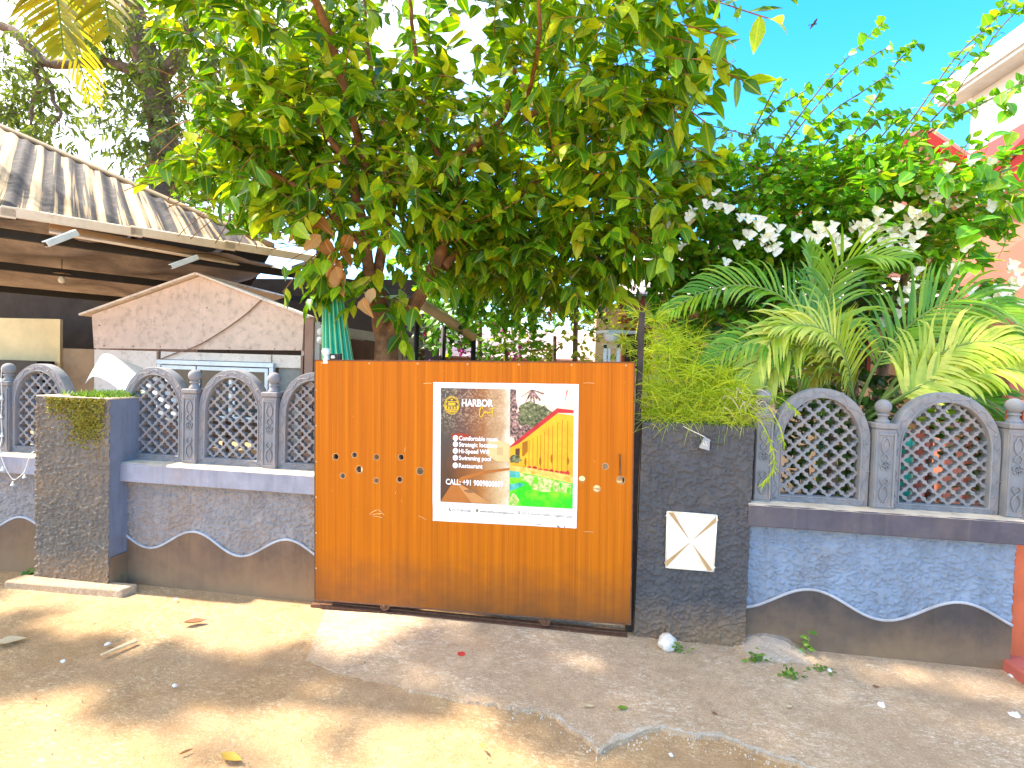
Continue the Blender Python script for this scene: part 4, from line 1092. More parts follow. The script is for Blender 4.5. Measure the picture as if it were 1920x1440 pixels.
# white plastic chair-like rack seen over the gate
t = thing('garden_stand', 'white slatted garden stand showing above the right end of the gate', 'stand', P(1165, 690, 4.6))
obj('top', MB().obox(P(1129,622,4.5), P(1183,624,4.7), .16, .025), M['white_tube'], t)
for px, w in ((1135,.03),(1143,.02),(1160,.03)): obj('leg', MB().obox(P(px,652,4.6)-Vector((0,0,1.0)), P(px,645,4.6), w, w), M['white_tube'], t)
obj('rail', MB().obox(P(1129,650,4.6), P(1163,649,4.6), .03, .03), M['cream'], t)
mb = MB().lathe(P(1147,634,4.5)-Vector((0,0,.04)), [(.02,0),(.06,.03),(.075,.075),(.05,.08)], 12)
obj('bowl', mb, M['white_sheet'], t, smooth=40)

# tan drainpipe and black poles under the tree
t = thing('drain_pipe', 'tan sloping drainpipe on black poles behind the tree trunk', 'pipe', P(860, 690, 5.2))
obj('pipe', MB().tube([P(792,571,5.0), P(840,600,5.3), P(888,632,5.6)], .055, 10), mat('tan_pipe', (.42,.34,.21), .15), t, smooth=180)
for px, py, y in ((832,612,5.3),(889,610,5.6),(782,590,5.0)):
    p = P(px, py, y); obj('pole', MB().tube([(p.x,p.y,0),(p.x,p.y,p.z)], .028, 8), M['black_steel'], t, smooth=180)
# low pink-roofed outbuilding far behind
t = thing('outbuilding', 'low outbuilding with pinkish metal roof behind the purple flowers', 'outbuilding', (-2.2, 9.5, 0))
obj('wall', MB().box(-4.6, 1.2, 9.4, 11, 0, 1.7), mat('rose_wall', (.36,.20,.17), .15), t)
for i in range(6):
    x0 = -4.8+i*1.05
    obj('roof_sheet', MB().sheet([Vector((x0,9.0,1.68+.006*(i % 2))), Vector((x0+1.06,9.0,1.68+.006*(i % 2))), Vector((x0+1.06,10.6,2.3+.006*(i % 2))), Vector((x0,10.6,2.3+.006*(i % 2)))], .03), mat('pink_roof_sheet', (.48,.34,.36), .2, 4) if i == 0 else bpy.data.materials['pink_roof_sheet'], t)

# furled green umbrella
c = P(640, 690, 4.0); c.z = 0
t = thing('furled_umbrella', 'furled green umbrella with pale stripes behind the gate', 'umbrella', c)
zb, zt_ = 1.30, 2.16
tp = P(627, 548, 4.0); offx = tp.x-P(640,672,4.0).x
M['green_cloth'] = mat('green_umbrella_cloth', (.015,.36,.20), .18, 6, .6, .1)
M['lime_stripe'] = mat('pale_green_stripe', (.36,.60,.24), .1, 6, .6, .1)
NP = 16
for i in range(NP):
    a = 2*math.pi*i/NP; path = []; rad = []
    for j in range(9):
        f_ = j/8; z = zb+(zt_-zb)*f_; r = .118*(1-f_)+.062*f_
        path.append((offx*f_*1.2-.01+r*math.cos(a), r*math.sin(a)*.9, z)); rad.append(.026*(1-f_)+.014*f_)
    o = obj('pleat', MB().tube(path, rad, 8), M['green_cloth'], t, smooth=180, local=True)
    pa_ = [(x-.0+.0205*(1-j/16)*math.cos(a), y+.0205*(1-j/16)*math.sin(a), z) for j, (x, y, z) in enumerate(path)]
    obj('stripe', MB().tube(pa_, [.0085*(1-.4*j/8) for j in range(9)], 5), M['lime_stripe'], o, smooth=180, local=True)
obj('pole', MB().tube([(0,0,0),(offx*1.3,0,zt_+.12)], .018, 8), M['white_tube'], t, smooth=180, local=True)
# ================================================================== plants
def unit(a): return a/np.maximum(np.linalg.norm(a, axis=-1, keepdims=True), 1e-9)
def leaf_tpl(w=.24, fold=.10, droop=.12, heart=0., wav=0.):
    """a pointed leaf along +y, length 1, folded on its midrib"""
    ts = [0,.16,.42,.72,1.0]; hw = [.02,.72*w+heart,w,.62*w,0.0]
    v = []; f = []
    for t_, h in zip(ts, hw):
        z = -droop*t_*t_
        if h < .001: v.append((0, t_, z))
        else: v += [(-h, t_, z+fold*h/w*.6+wav*math.sin(t_*9)), (0, t_, z), (h, t_, z+fold*h/w*.6-wav*math.sin(t_*8))]
    for i in range(3):
        b = i*3; f += [(b,b+1,b+4,b+3), (b+1,b+2,b+5,b+4)]
    f += [(9,10,12), (10,11,12)]
    return np.array(v, float), f
class Leaves:
    def __init__(s): s.p = []; s.d = []; s.n = []; s.L = []
    def add(s, p, d, n, L): s.p.append(p); s.d.append(d); s.n.append(n); s.L.append(L)
    def arrays(s):
        p = np.array(s.p, float); d = unit(np.array(s.d, float)); n = np.array(s.n, float)
        n = unit(n-(n*d).sum(1, keepdims=True)*d); x = np.cross(d, n)
        return p, d, n, x, np.array(s.L, float)
    def build(s, tpls, m_, parent, part='leaf', keep=0, bulk='foliage', base=None, mask=None):
        """the `keep` leaves that show largest become objects of their own, the rest one mesh"""
        p, d, n, x, L = s.arrays(); base = np.array(base if base is not None else BASE[parent.name])
        px, py, zc = proj(p+d*(L*.5)[:,None])
        vis = (px > 0) & (px < 1920) & (py > 0) & (py < 1440) & (zc > .3)
        size = np.where(vis, L/np.maximum(zc, .3), -1); order = np.argsort(-size)
        own = set(order[:keep].tolist()) if keep else set()
        ti = rng.randint(0, len(tpls), len(p))
        if mask is not None:
            tx, ty, _ = proj(p+d*L[:,None])
            own = set(); good = np.array([mask(px[i], py[i]) and mask(tx[i], ty[i]) for i in range(len(p))])
            order = [i for i in order if good[i]]; own = set(order[:keep])
        else: good = np.ones(len(p), bool)
        V = []; F = []; off = 0; RB = []
        for k_, (tv, tf) in enumerate(tpls):
            idx = np.array([i for i in np.where(ti == k_)[0] if i not in own and good[i]], int)
            if len(idx) == 0: continue
            w = p[idx][:,None,:] + L[idx][:,None,None]*(tv[None,:,0:1]*x[idx][:,None,:]+tv[None,:,1:2]*d[idx][:,None,:]+tv[None,:,2:3]*n[idx][:,None,:])
            V.append((w-base).reshape(-1, 3)); nv = len(tv)
            for q in range(len(idx)): F += [tuple(i+off+q*nv for i in f_) for f_ in tf]
            off += len(idx)*nv
            RB.append(np.tile(1-np.minimum(1, np.abs(tv[:,0])/max(1e-6, np.abs(tv[:,0]).max())), len(idx)))
        if V:
            mb = MB(); mb.v = np.vstack(V).tolist(); mb.f = F
            o = obj(bulk, mb, m_, parent, smooth=180, local=True); o['kind'] = 'stuff'
            o.data.attributes.new('rib', 'FLOAT', 'POINT').data.foreach_set('value', np.concatenate(RB).astype(np.float32))
        mes = []
        for tv, tf in tpls:
            mb = MB(); mb.v = tv.tolist(); mb.f = tf; mes.append(mesh_from(part, mb, m_, 180))
            mes[-1].attributes.new('rib', 'FLOAT', 'POINT').data.foreach_set('value', (1-np.minimum(1, np.abs(tv[:,0])/np.abs(tv[:,0]).max())).astype(np.float32))
        for i in own:
            o = bpy.data.objects.new(part, mes[ti[i]]); COL.objects.link(o); o.parent = parent
            mt = Matrix(((x[i][0]*L[i], d[i][0]*L[i], n[i][0]*L[i], p[i][0]-base[0]), (x[i][1]*L[i], d[i][1]*L[i], n[i][1]*L[i], p[i][1]-base[1]), (x[i][2]*L[i], d[i][2]*L[i], n[i][2]*L[i], p[i][2]-base[2]), (0,0,0,1)))
            o.matrix_basis = mt
def rdir():
    return unit(rng.normal(size=3))
def shoot(lv, tw, s, d, length, n, L0, L1, spread=.85, droop=.35, bend=-.25, r=.004, tip=True):
    """a twig with leaves set alternately along it"""
    s = np.array(s, float); d = unit(np.array(d, float)); pts = [s.copy()]; p = s.copy(); dirs = []
    for i in range(n):
        d = unit(d+np.array([0,0,bend*.12])+rng.normal(0,.06,3)); p = p+d*length/n; pts.append(p.copy()); dirs.append(d)
    a0 = rng.uniform(0, 6.28)
    for i in range(n):
        t_ = dirs[i]; ref = unit(np.cross(t_, rdir())); b = np.cross(t_, ref)
        a = a0+i*2.4; sd_ = ref*math.cos(a)+b*math.sin(a); sd_[2] *= .55
        ld = unit(t_*.45+sd_*spread+np.array([0,0,-droop*rng.uniform(.3,1.6)]))
        nr = np.array([0,0,1.])+rng.normal(0,.45,3)
        lv.add(pts[i+1], ld, nr, rng.uniform(L0, L1))
    if tip:
        lv.add(pts[-1], unit(d+np.array([0,0,-.2])), np.array([0,0,1.])+rng.normal(0,.3,3), rng.uniform(L0, L1)*.85)
    if tw is not None: tw.tube([Vector(q) for q in pts[::max(1,n//3)]]+[Vector(pts[-1])], r, 4, False)

def in_blob(c, r, shell=.5):
    q = rdir(); k_ = (shell**3+(1-shell**3)*rng.uniform())**(1/3)
    return np.array(c)+q*np.array(r)*k_, q

# ---- colours
G = lambda r, g, b: (r, g, b)
M['leaf_main'] = leafmat('tree_leaf', [(0,(.035,.125,.006)),(.38,(.085,.235,.008)),(.66,(.17,.35,.010)),(.86,(.36,.50,.016)),(1,(.54,.56,.02))], .32, .35, .07, 1.9)
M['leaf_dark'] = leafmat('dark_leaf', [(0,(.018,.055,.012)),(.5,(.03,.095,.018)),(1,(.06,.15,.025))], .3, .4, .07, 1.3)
M['leaf_vine'] = leafmat('vine_leaf', [(0,(.04,.18,.012)),(.4,(.085,.31,.018)),(.8,(.18,.45,.025)),(1,(.38,.55,.03))], .40, .36, .07, 1.6)
M['leaf_far'] = leafmat('far_leaf', [(0,(.07,.13,.04)),(.5,(.11,.19,.05)),(1,(.20,.26,.05))], .45, .5, .05, 1.5)
M['palm'] = leafmat('palm_leaflet', [(0,(.07,.24,.012)),(.5,(.16,.37,.018)),(1,(.32,.50,.03))], .38, .28, .09, 1.4)
M['palm_pale'] = leafmat('pale_palm_leaflet', [(0,(.26,.42,.03)),(.5,(.46,.58,.07)),(1,(.66,.68,.14))], .38, .28, .10, 1.3)
M['palm_gold'] = leafmat('golden_palm_leaflet', [(0,(.15,.18,.02)),(.5,(.27,.25,.022)),(1,(.38,.31,.03))], .5, .35, .08, 1.6)
M['fern'] = leafmat('feathery_leaf', [(0,(.22,.36,.016)),(.5,(.40,.53,.03)),(1,(.62,.66,.06))], .42, .5, .05, 1.6)
M['bark'] = mat('orange_brown_bark', (.25,.12,.055), .45, 14, .9, .7, 30, .012, .15, (.10,.05,.03), 9, .4)
M['bark_dark'] = mat('grey_brown_bark', (.16,.11,.08), .4, 10, .95, .7, 20, .02)
M['twig'] = mat('reddish_twig', (.28,.13,.05), .3, 20, .8, .2)
M['green_stem'] = mat('green_stem', (.16,.24,.05), .25, 10, .6, .1)
M['dry'] = leafmat('dry_leaf', [(0,(.34,.13,.025)),(.5,(.52,.24,.06)),(1,(.66,.42,.20))], .3, .6, .04, 1.2)
M['flower'] = leafmat('white_bract', [(0,(.80,.82,.74)),(1,(.88,.88,.85))], .3, .5, .03, 1.0)
M['purple'] = leafmat('purple_bract', [(0,(.42,.03,.30)),(1,(.60,.08,.45))], .35, .5, .03, 1.0)
M['moss'] = leafmat('yellow_moss', [(0,(.26,.20,.03)),(.5,(.36,.30,.05)),(1,(.20,.22,.05))], .2, .8, .02, 1.1)
M['weed'] = leafmat('weed_leaf', [(0,(.07,.18,.03)),(1,(.20,.33,.05))], .35, .5, .05, 1.4)
M['fruit'] = mat('pale_yellow_fruit', (.62,.55,.22), .15, 12, .4, .05)
TPL = [leaf_tpl(.235,.10,.14), leaf_tpl(.26,.14,.22), leaf_tpl(.22,.06,.05,0,.02)]
TPLH = [leaf_tpl(.36,.10,.12,.06), leaf_tpl(.40,.14,.2,.08), leaf_tpl(.33,.08,.08,.05)]

# ---- the fruit tree in the middle
tree = thing('fruit_tree', 'broad leafy fruit tree standing behind the orange gate', 'tree', (-1.68, 4.25, 0))
def limb(pts, rad, name='limb', m_=None, parent=None):
    q = catmull(pts, 6); n_ = len(q); r = np.interp(np.linspace(0,1,n_), np.linspace(0,1,len(rad)), rad)
    q = [p+Vector((mnoise.noise(p*6),mnoise.noise(p*6+Vector((9,0,0))),0))*.018 for p in q]
    mb = MB().tube(q, r*np.array([1+.10*mnoise.noise(p*11) for p in q]), 10)
    return obj(name, mb, m_ or M['bark'], parent or tree, smooth=180)
Y = 4.25
tr = limb([(-1.68,Y,0),(-1.69,Y,.8),P(724,671,Y),P(718,610,Y),P(705,545,Y)], [.125,.115,.098,.088,.07], 'trunk')
limb([P(705,560,Y),P(690,490,Y-.05),P(682,420,Y-.1),P(662,350,Y-.2),P(640,290,Y-.3),P(600,230,Y-.4),P(560,120,Y-.5)], [.062,.05,.042,.036,.028,.02,.01])
limb([P(700,540,Y),P(720,450,Y+.1),P(738,360,Y+.2),P(720,240,Y+.25),P(690,100,Y+.3),P(680,-80,Y+.3)], [.05,.042,.036,.028,.02,.012])
limb([P(728,640,Y),P(750,600,Y-.02),P(779,570,Y-.05),P(812,504,Y-.08),P(832,450,Y-.05),P(845,370,Y-.1),P(862,310,Y-.15),P(905,265,Y-.2),P(960,235,Y-.25),P(1030,195,Y-.3),P(1105,150,Y-.35)], [.075,.066,.058,.052,.048,.042,.036,.032,.027,.022,.012])
limb([P(832,500,Y-.05),P(880,440,Y+.15),P(940,400,Y+.3),P(1020,330,Y+.35),P(1120,250,Y+.3),P(1230,180,Y+.2)], [.045,.038,.032,.027,.02,.01])
limb([P(900,268,Y-.2),P(945,215,Y-.15),P(960,150,Y-.1),P(975,60,Y-.1),P(990,-60,Y)], [.028,.024,.02,.016,.01])
limb([P(850,350,Y-.1),P(815,270,Y-.15),P(790,160,Y-.2),P(770,20,Y-.2),P(760,-120,Y-.3)], [.03,.025,.02,.015,.01])
limb([P(690,470,Y-.05),P(620,400,Y-.25),P(540,340,Y-.3),P(440,290,Y-.3),P(360,250,Y-.2)], [.03,.025,.02,.014,.008])
limb([P(960,235,Y-.25),P(990,170,Y-.5),P(1010,80,Y-.9),P(1010,-60,Y-1.3)], [.02,.017,.013,.008])
limb([P(940,400,Y+.3),P(1060,420,Y+.1),P(1160,430,Y-.1),P(1230,450,Y-.2)], [.026,.02,.014,.008])
def crown_edge(x, y):
    """left and lower outline of the crown: it stops above the shed eave"""
    if x > 600 or y < -15 or x < -200: return True
    if y > 366+.172*x and not (x > 520 and y > 500): return False
    if x < 430 and y > 335+(x-290)*.75: return 215 < x < 295 and 335 < y < 375
    if x < 350: return y < 95 and x > 262 or 285 < y < 375 and x > 285
    return True
limb([P(690,330,Y-.1),(-1.95,3.5,3.95),(-2.1,2.8,4.5),(-2.3,2.2,4.75),(-2.5,1.8,4.8)], [.035,.03,.024,.016,.008])
lv = Leaves(); tw = MB()
def P_(px, py, y): return np.array(P(px, py, y))
blobs = [  # centre, radii, twigs, twig outer share
    (P_(830,120,4.5), (1.9,1.3,1.15), 330, .45),
    (P_(500,120,4.1), (.95,.9,1.05), 190, .35),
    (P_(450,330,4.3), (.65,.6,.45), 110, .3),
    (P_(620,300,3.9), (.85,.6,.65), 120, .35),
    (P_(700,430,4.0), (.75,.5,.45), 85, .3),
    (P_(850,350,4.6), (1.0,.6,.6), 90, .3),
    (P_(1060,400,4.6), (1.0,.7,.62), 190, .3),
    (P_(1200,330,4.2), (.48,.7,.75), 105, .3),
    (P_(1150,120,4.0), (.50,.8,.7), 80, .35),
    (P_(1010,490,4.7), (.85,.5,.30), 85, .2),
    (P_(960,200,3.9), (1.0,.5,.7), 80, .35),
    (np.array((-.3,2.75,4.55)), (1.5,.9,.5), 60, .3),     # boughs reaching over the road, above the picture
    (np.array((-1.9,2.55,4.75)), (1.4,.75,.45), 240, .2),
    (np.array((-3.55,2.45,4.7)), (.8,.35,.25), 130, .2),
    (np.array((-2.5,1.85,4.8)), (1.1,.15,.3), 120, .2),
]
for c, r, n_, shl in blobs:
    for _ in range(n_):
        s_, q = in_blob(c, r, shl)
        if s_[2] < 1.95 or (s_[1] < 3.35 and s_[2] < EYE+s_[1]*.80+.2 and s_[1] < 3.2): continue
        ex, ey, _ = proj(s_)
        if not crown_edge(ex, ey): continue
        dr = unit(q*np.array([1,1,.7])+np.array([0,-.25,.35])+rng.normal(0,.45,3))
        shoot(lv, tw, s_, dr, rng.uniform(.18,.36), rng.randint(5,9), .10, .225, .9, .5, -.5, .0035)
# sprays that hang out of the crown where the photo shows them
sprays = [((600,470),(505,520),3.75,10),((640,520),(700,430),3.8,10),((690,560),(790,545),3.85,9),((720,500),(640,560),3.8,10),((740,560),(750,640),4.0,7),((760,540),(720,590),3.9,8),((640,420),(560,500),3.7,9),
          ((880,420),(980,380),3.7,9),((820,420),(760,470),3.7,9),((1000,480),(1000,450),3.9,6),((1120,480),(1180,560),4.0,8),((1060,520),(1090,545),4.1,8),((1190,440),(1250,480),3.8,8),((1230,380),(1300,420),3.9,7),((1240,300),(1330,310),3.9,8),
          ((1180,60),(1400,70),3.4,10),((1230,-20),(1470,0),3.3,11),((1260,30),(1470,-15),3.4,9),((1230,90),(1330,150),3.4,9),((1300,120),(1410,135),3.4,7),((1240,40),(1360,60),3.3,10),((1180,160),(1350,190),3.7,9),((1200,220),(1330,250),3.8,9),
          ((380,70),(270,40),3.5,7),((420,130),(300,150),3.6,7),((350,240),(300,290),4.2,7),((330,330),(230,355),4.0,7),((360,290),(310,370),4.1,8),((440,400),(400,450),4.1,8),((540,60),(470,20),3.2,9),((560,180),(500,130),3.4,8),((640,100),(590,40),3.3,8),((700,180),(760,150),3.4,8),((880,160),(820,130),3.4,8),((640,300),(560,310),3.5,9),((700,340),(800,330),3.5,9),((1000,100),(1080,60),3.5,8)]
for (a, b, y, n_) in sprays:
    A = np.array(P(*a, y+.25)); B = np.array(P(*b, y)); L_ = np.linalg.norm(B-A)
    shoot(lv, tw, A, B-A, L_, n_, .14, .22, .9, .4, -.3, .0045)
lv.build(TPL, M['leaf_main'], tree, 'leaf', 300, 'foliage', mask=crown_edge)
obj('twigs', tw, M['twig'], tree, smooth=180, kind='stuff')
# fruits
for px, py, y in ((876,186,3.85),(905,218,3.8),(912,212,3.8),(910,208,3.82),(998,186,3.8),(1000,196,3.8),(995,193,3.82),(456,190,3.6),(1148,236,3.9),(895,262,3.85),(980,160,3.8),(1116,160,3.8),(890,280,3.85),(955,170,3.85)):
    c = P(px, py, y); r = .019
    obj('fruit', MB().lathe(c-Vector((0,0,r)), [(.004,0),(r*.8,.006),(r,r*.9),(r*.75,r*1.6),(.005,r*2.1)], 10), M['fruit'], tree, smooth=180)
# withered leaves hanging over the umbrella
def dry_tpl(curl):
    v, f = leaf_tpl(.30, .32, .35, 0, .05); v = v.copy(); v[:,2] += curl*np.sin(v[:,1]*5)*.1; return v, f
ld = Leaves()
for (px, py, ex, ey, L_) in ((640,490,612,570,.26),(630,500,640,560,.24),(622,470,600,540,.2),(580,430,545,440,.2),(600,440,570,470,.18),(560,425,600,420,.2),(640,470,665,500,.16),(655,440,640,480,.17),(590,415,620,430,.18),(680,560,690,590,.16),(700,540,688,570,.15),(610,450,630,500,.2)):
    a = np.array(P(px,py,3.75)); b = np.array(P(ex,ey,3.70)); ld.add(a, b-a, np.array([.2,-1,.3])+rng.normal(0,.4,3), L_)
ld.build([dry_tpl(1), dry_tpl(-1)], M['dry'], tree, 'dry_leaf', 12)

# ---- big tree and palms far left
far = thing('shade_tree', 'tall rough-barked shade tree behind the shed at upper left', 'tree', (P(312,420,10).x, 10, 0))
YF = 10.
b0 = P(312,420,YF)
limb([(b0.x,YF,0),b0,P(312,330,YF),P(306,250,YF),P(290,160,YF),P(268,90,YF),P(250,20,YF),P(238,-60,YF)], [.36,.34,.30,.28,.30,.26,.22,.18], 'trunk', M['bark_dark'], far)
limb([P(300,210,YF),P(268,158,YF-.1),P(240,130,YF-.2),P(195,118,YF-.3),P(140,120,YF-.4),P(90,118,YF-.4),P(60,95,YF-.5),P(20,55,YF-.5),P(-40,45,YF-.5)], [.17,.14,.12,.10,.09,.10,.10,.09,.08], 'limb', M['bark_dark'], far)
limb([P(90,112,YF-.4),P(68,130,YF-.4),P(75,165,YF-.4),P(62,190,YF-.4),P(58,235,YF-.4)], [.07,.06,.05,.045,.02], 'limb', M['bark_dark'], far)
limb([P(75,125,YF-.4),P(95,160,YF-.4),P(100,190,YF-.4),P(115,215,YF-.4),P(95,235,YF-.4)], [.05,.045,.04,.03,.015], 'limb', M['bark_dark'], far)
limb([P(290,160,YF),P(330,110,YF),P(360,40,YF),P(390,-40,YF)], [.16,.13,.1,.08], 'limb', M['bark_dark'], far)
lf = Leaves(); twf = MB()
for (px, py, rx, ry, rz, n_) in ((300,60,1.7,1.2,1.3,300),(230,30,1.3,1,.8,90),(270,230,.75,.6,1.0,90),(345,270,.8,.7,1.0,120),(30,160,1.1,.8,.7,110),(60,30,1.2,1,.9,60),(85,225,.55,.5,.5,40),(20,230,.6,.5,.5,50),(420,60,1.4,1,1.2,130),(150,160,.8,.6,.5,25)):
    c = P_(px, py, YF-.2)
    for _ in range(n_):
        s_, q = in_blob(c, (rx,ry,rz), .2)
        shoot(lf, twf, s_, unit(q+rng.normal(0,.5,3)+np.array([0,0,-.1])), rng.uniform(.3,.6), rng.randint(6,10), .14, .24, .9, .5, -.4, .006)
lf.build([leaf_tpl(.15,.05,.1)], M['leaf_far'], far, 'leaf', 0, 'foliage')
obj('twigs', twf, M['bark_dark'], far, kind='stuff')

def frond(name, path, nleaf, Lmax, width, droop, mleaf, parent, ang=58, stem_r=.010, gap=.0, up=None, asym=1.0, mstem=None, v=.25, tipk=.35):
    """a feather palm frond: ribbed stalk with a leaflet on each side at every node"""
    path = catmull(path, 8); n_ = len(path)
    cum = [0.]
    for i in range(1, n_): cum.append(cum[-1]+(path[i]-path[i-1]).length)
    tot = cum[-1]
    st_ = obj(name, MB().tube(path, [stem_r*(1-.8*c/tot)+.0015 for c in cum], 6), mstem or M['green_stem'], parent, smooth=180)
    mb = MB()
    for k_ in range(nleaf):
        f_ = .10+.90*k_/(nleaf-1) if gap == 0 else gap+(1-gap)*k_/(nleaf-1)
        s_ = f_*tot; i = min(n_-2, max(0, int(np.searchsorted(cum, s_))-1)); a = (s_-cum[i])/max(1e-6, cum[i+1]-cum[i])
        p = path[i].lerp(path[i+1], min(1, a)); t_ = (path[i+1]-path[i]).normalized()
        upv = up or Vector((0,0,1)); sd_ = t_.cross(upv)
        if sd_.length < .2: sd_ = t_.cross(Vector((0,-1,0)))
        sd_.normalize(); nv = sd_.cross(t_).normalized()
        Lk = Lmax*(math.sin(math.pi*(.14+.86*f_*.93))**.6)*(1 if f_ < .85 else 1-(f_-.85)*2.2*tipk)
        for sg in (-1, 1):
            an = R(ang*(1-.45*f_)+rng.normal(0,4)); L_ = Lk*rng.uniform(.88,1.06)*(asym if sg > 0 else 1)
            d = (t_*math.cos(an)+sd_*sg*math.sin(an)+nv*v).normalized(); q = p.copy(); pts_ = []
            dr_ = droop*rng.uniform(.75,1.3)
            for j in range(6):
                w = width*(.45,.95,1,.85,.55,.04)[j]
                wd = d.cross(nv); wd = wd.normalized() if wd.length > 1e-5 else sd_
                tl_ = (wd+nv*.25*sg).normalized()
                pts_.append((q-tl_*w/2, q+tl_*w/2))
                q = q+d*L_/5; d = (d+Vector((0,0,-dr_*(.25+.35*j)))*.5).normalized()
            b = len(mb.v)
            for a_, c_ in pts_: mb.v += [tuple(a_), tuple(c_)]
            mb.f += [(b+2*j, b+2*j+1, b+2*j+3, b+2*j+2) for j in range(5)]
    obj('leaflets', mb, mleaf, st_, smooth=180)
    return st_
# coconut palm left of the picture; its fronds hang in at the top left corner
palm = thing('coconut_palm', 'coconut palm with golden fronds hanging in at the upper left corner', 'palm', (-6.3, 4.3, 0))
pc = Vector((-5.25, 3.3, 5.35))
limb([(-6.3,4.3,0),(-6.35,4.2,1.6),(-6.1,3.9,3.4),tuple(pc-Vector((.2,-.1,.3)))], [.17,.14,.12,.12], 'trunk', M['bark_dark'], palm)
frond('frond', [pc, P(90,-200,3.3), P(150,-110,3.2), P(190,-30,3.15), P(205,60,3.1)], 52, .55, .030, .22, M['palm_gold'], palm, 62, .018, 0, Vector((.35,-.85,.2)))
frond('frond', [pc, P(30,-170,3.4), P(75,-90,3.35), P(105,-10,3.3), P(118,90,3.25)], 52, .58, .030, .22, M['palm_gold'], palm, 60, .018, 0, Vector((.35,-.85,.2)))
for k_, a in enumerate((110, 150)):
    dx, dy = math.cos(R(a)), math.sin(R(a))
    e = pc+Vector((dx*2.3, dy*2.3, -.7))
    if e.x > -4.3 and e.y > 2.9: continue
    frond('frond', [pc, pc+Vector((dx*.7,dy*.7,.45)), pc+Vector((dx*1.5,dy*1.5,.25)), e], 34, .6, .034, .45, M['palm_gold'], palm, 60, .018)

# broad tree standing left of the view: its bough shades a band of the road
rt = thing('roadside_tree', 'broad-leaved roadside tree left of the view whose bough shades the road', 'tree', (-7.6, 2.2, 0))
limb([(-7.6,2.2,0),(-7.5,2.2,2),(-7.0,2.1,3.8),(-6.2,2.0,4.5),(-5.0,1.95,4.75),(-4.2,1.95,4.8)], [.22,.2,.15,.1,.06,.02], 'trunk', M['bark_dark'], rt)
lv = Leaves(); tw = MB()
for c, r, n_ in (((-6.1,1.95,4.7),(.75,.04,.25),65),((-5.0,2.14,4.75),(.45,.04,.22),36),((-4.55,1.55,4.7),(.22,.05,.12),7),((-7.4,2.1,4.9),(.4,.3,.4),40)):
    for _ in range(n_):
        s_, q = in_blob(c, r, .1)
        shoot(lv, tw, s_, unit(q+rng.normal(0,.4,3)), rng.uniform(.18,.3), rng.randint(5,8), .12, .2, .9, .4, -.4, .0035)
lv.build(TPL, M['leaf_main'], rt, 'leaf', 0, 'foliage'); obj('twigs', tw, M['twig'], rt, kind='stuff')
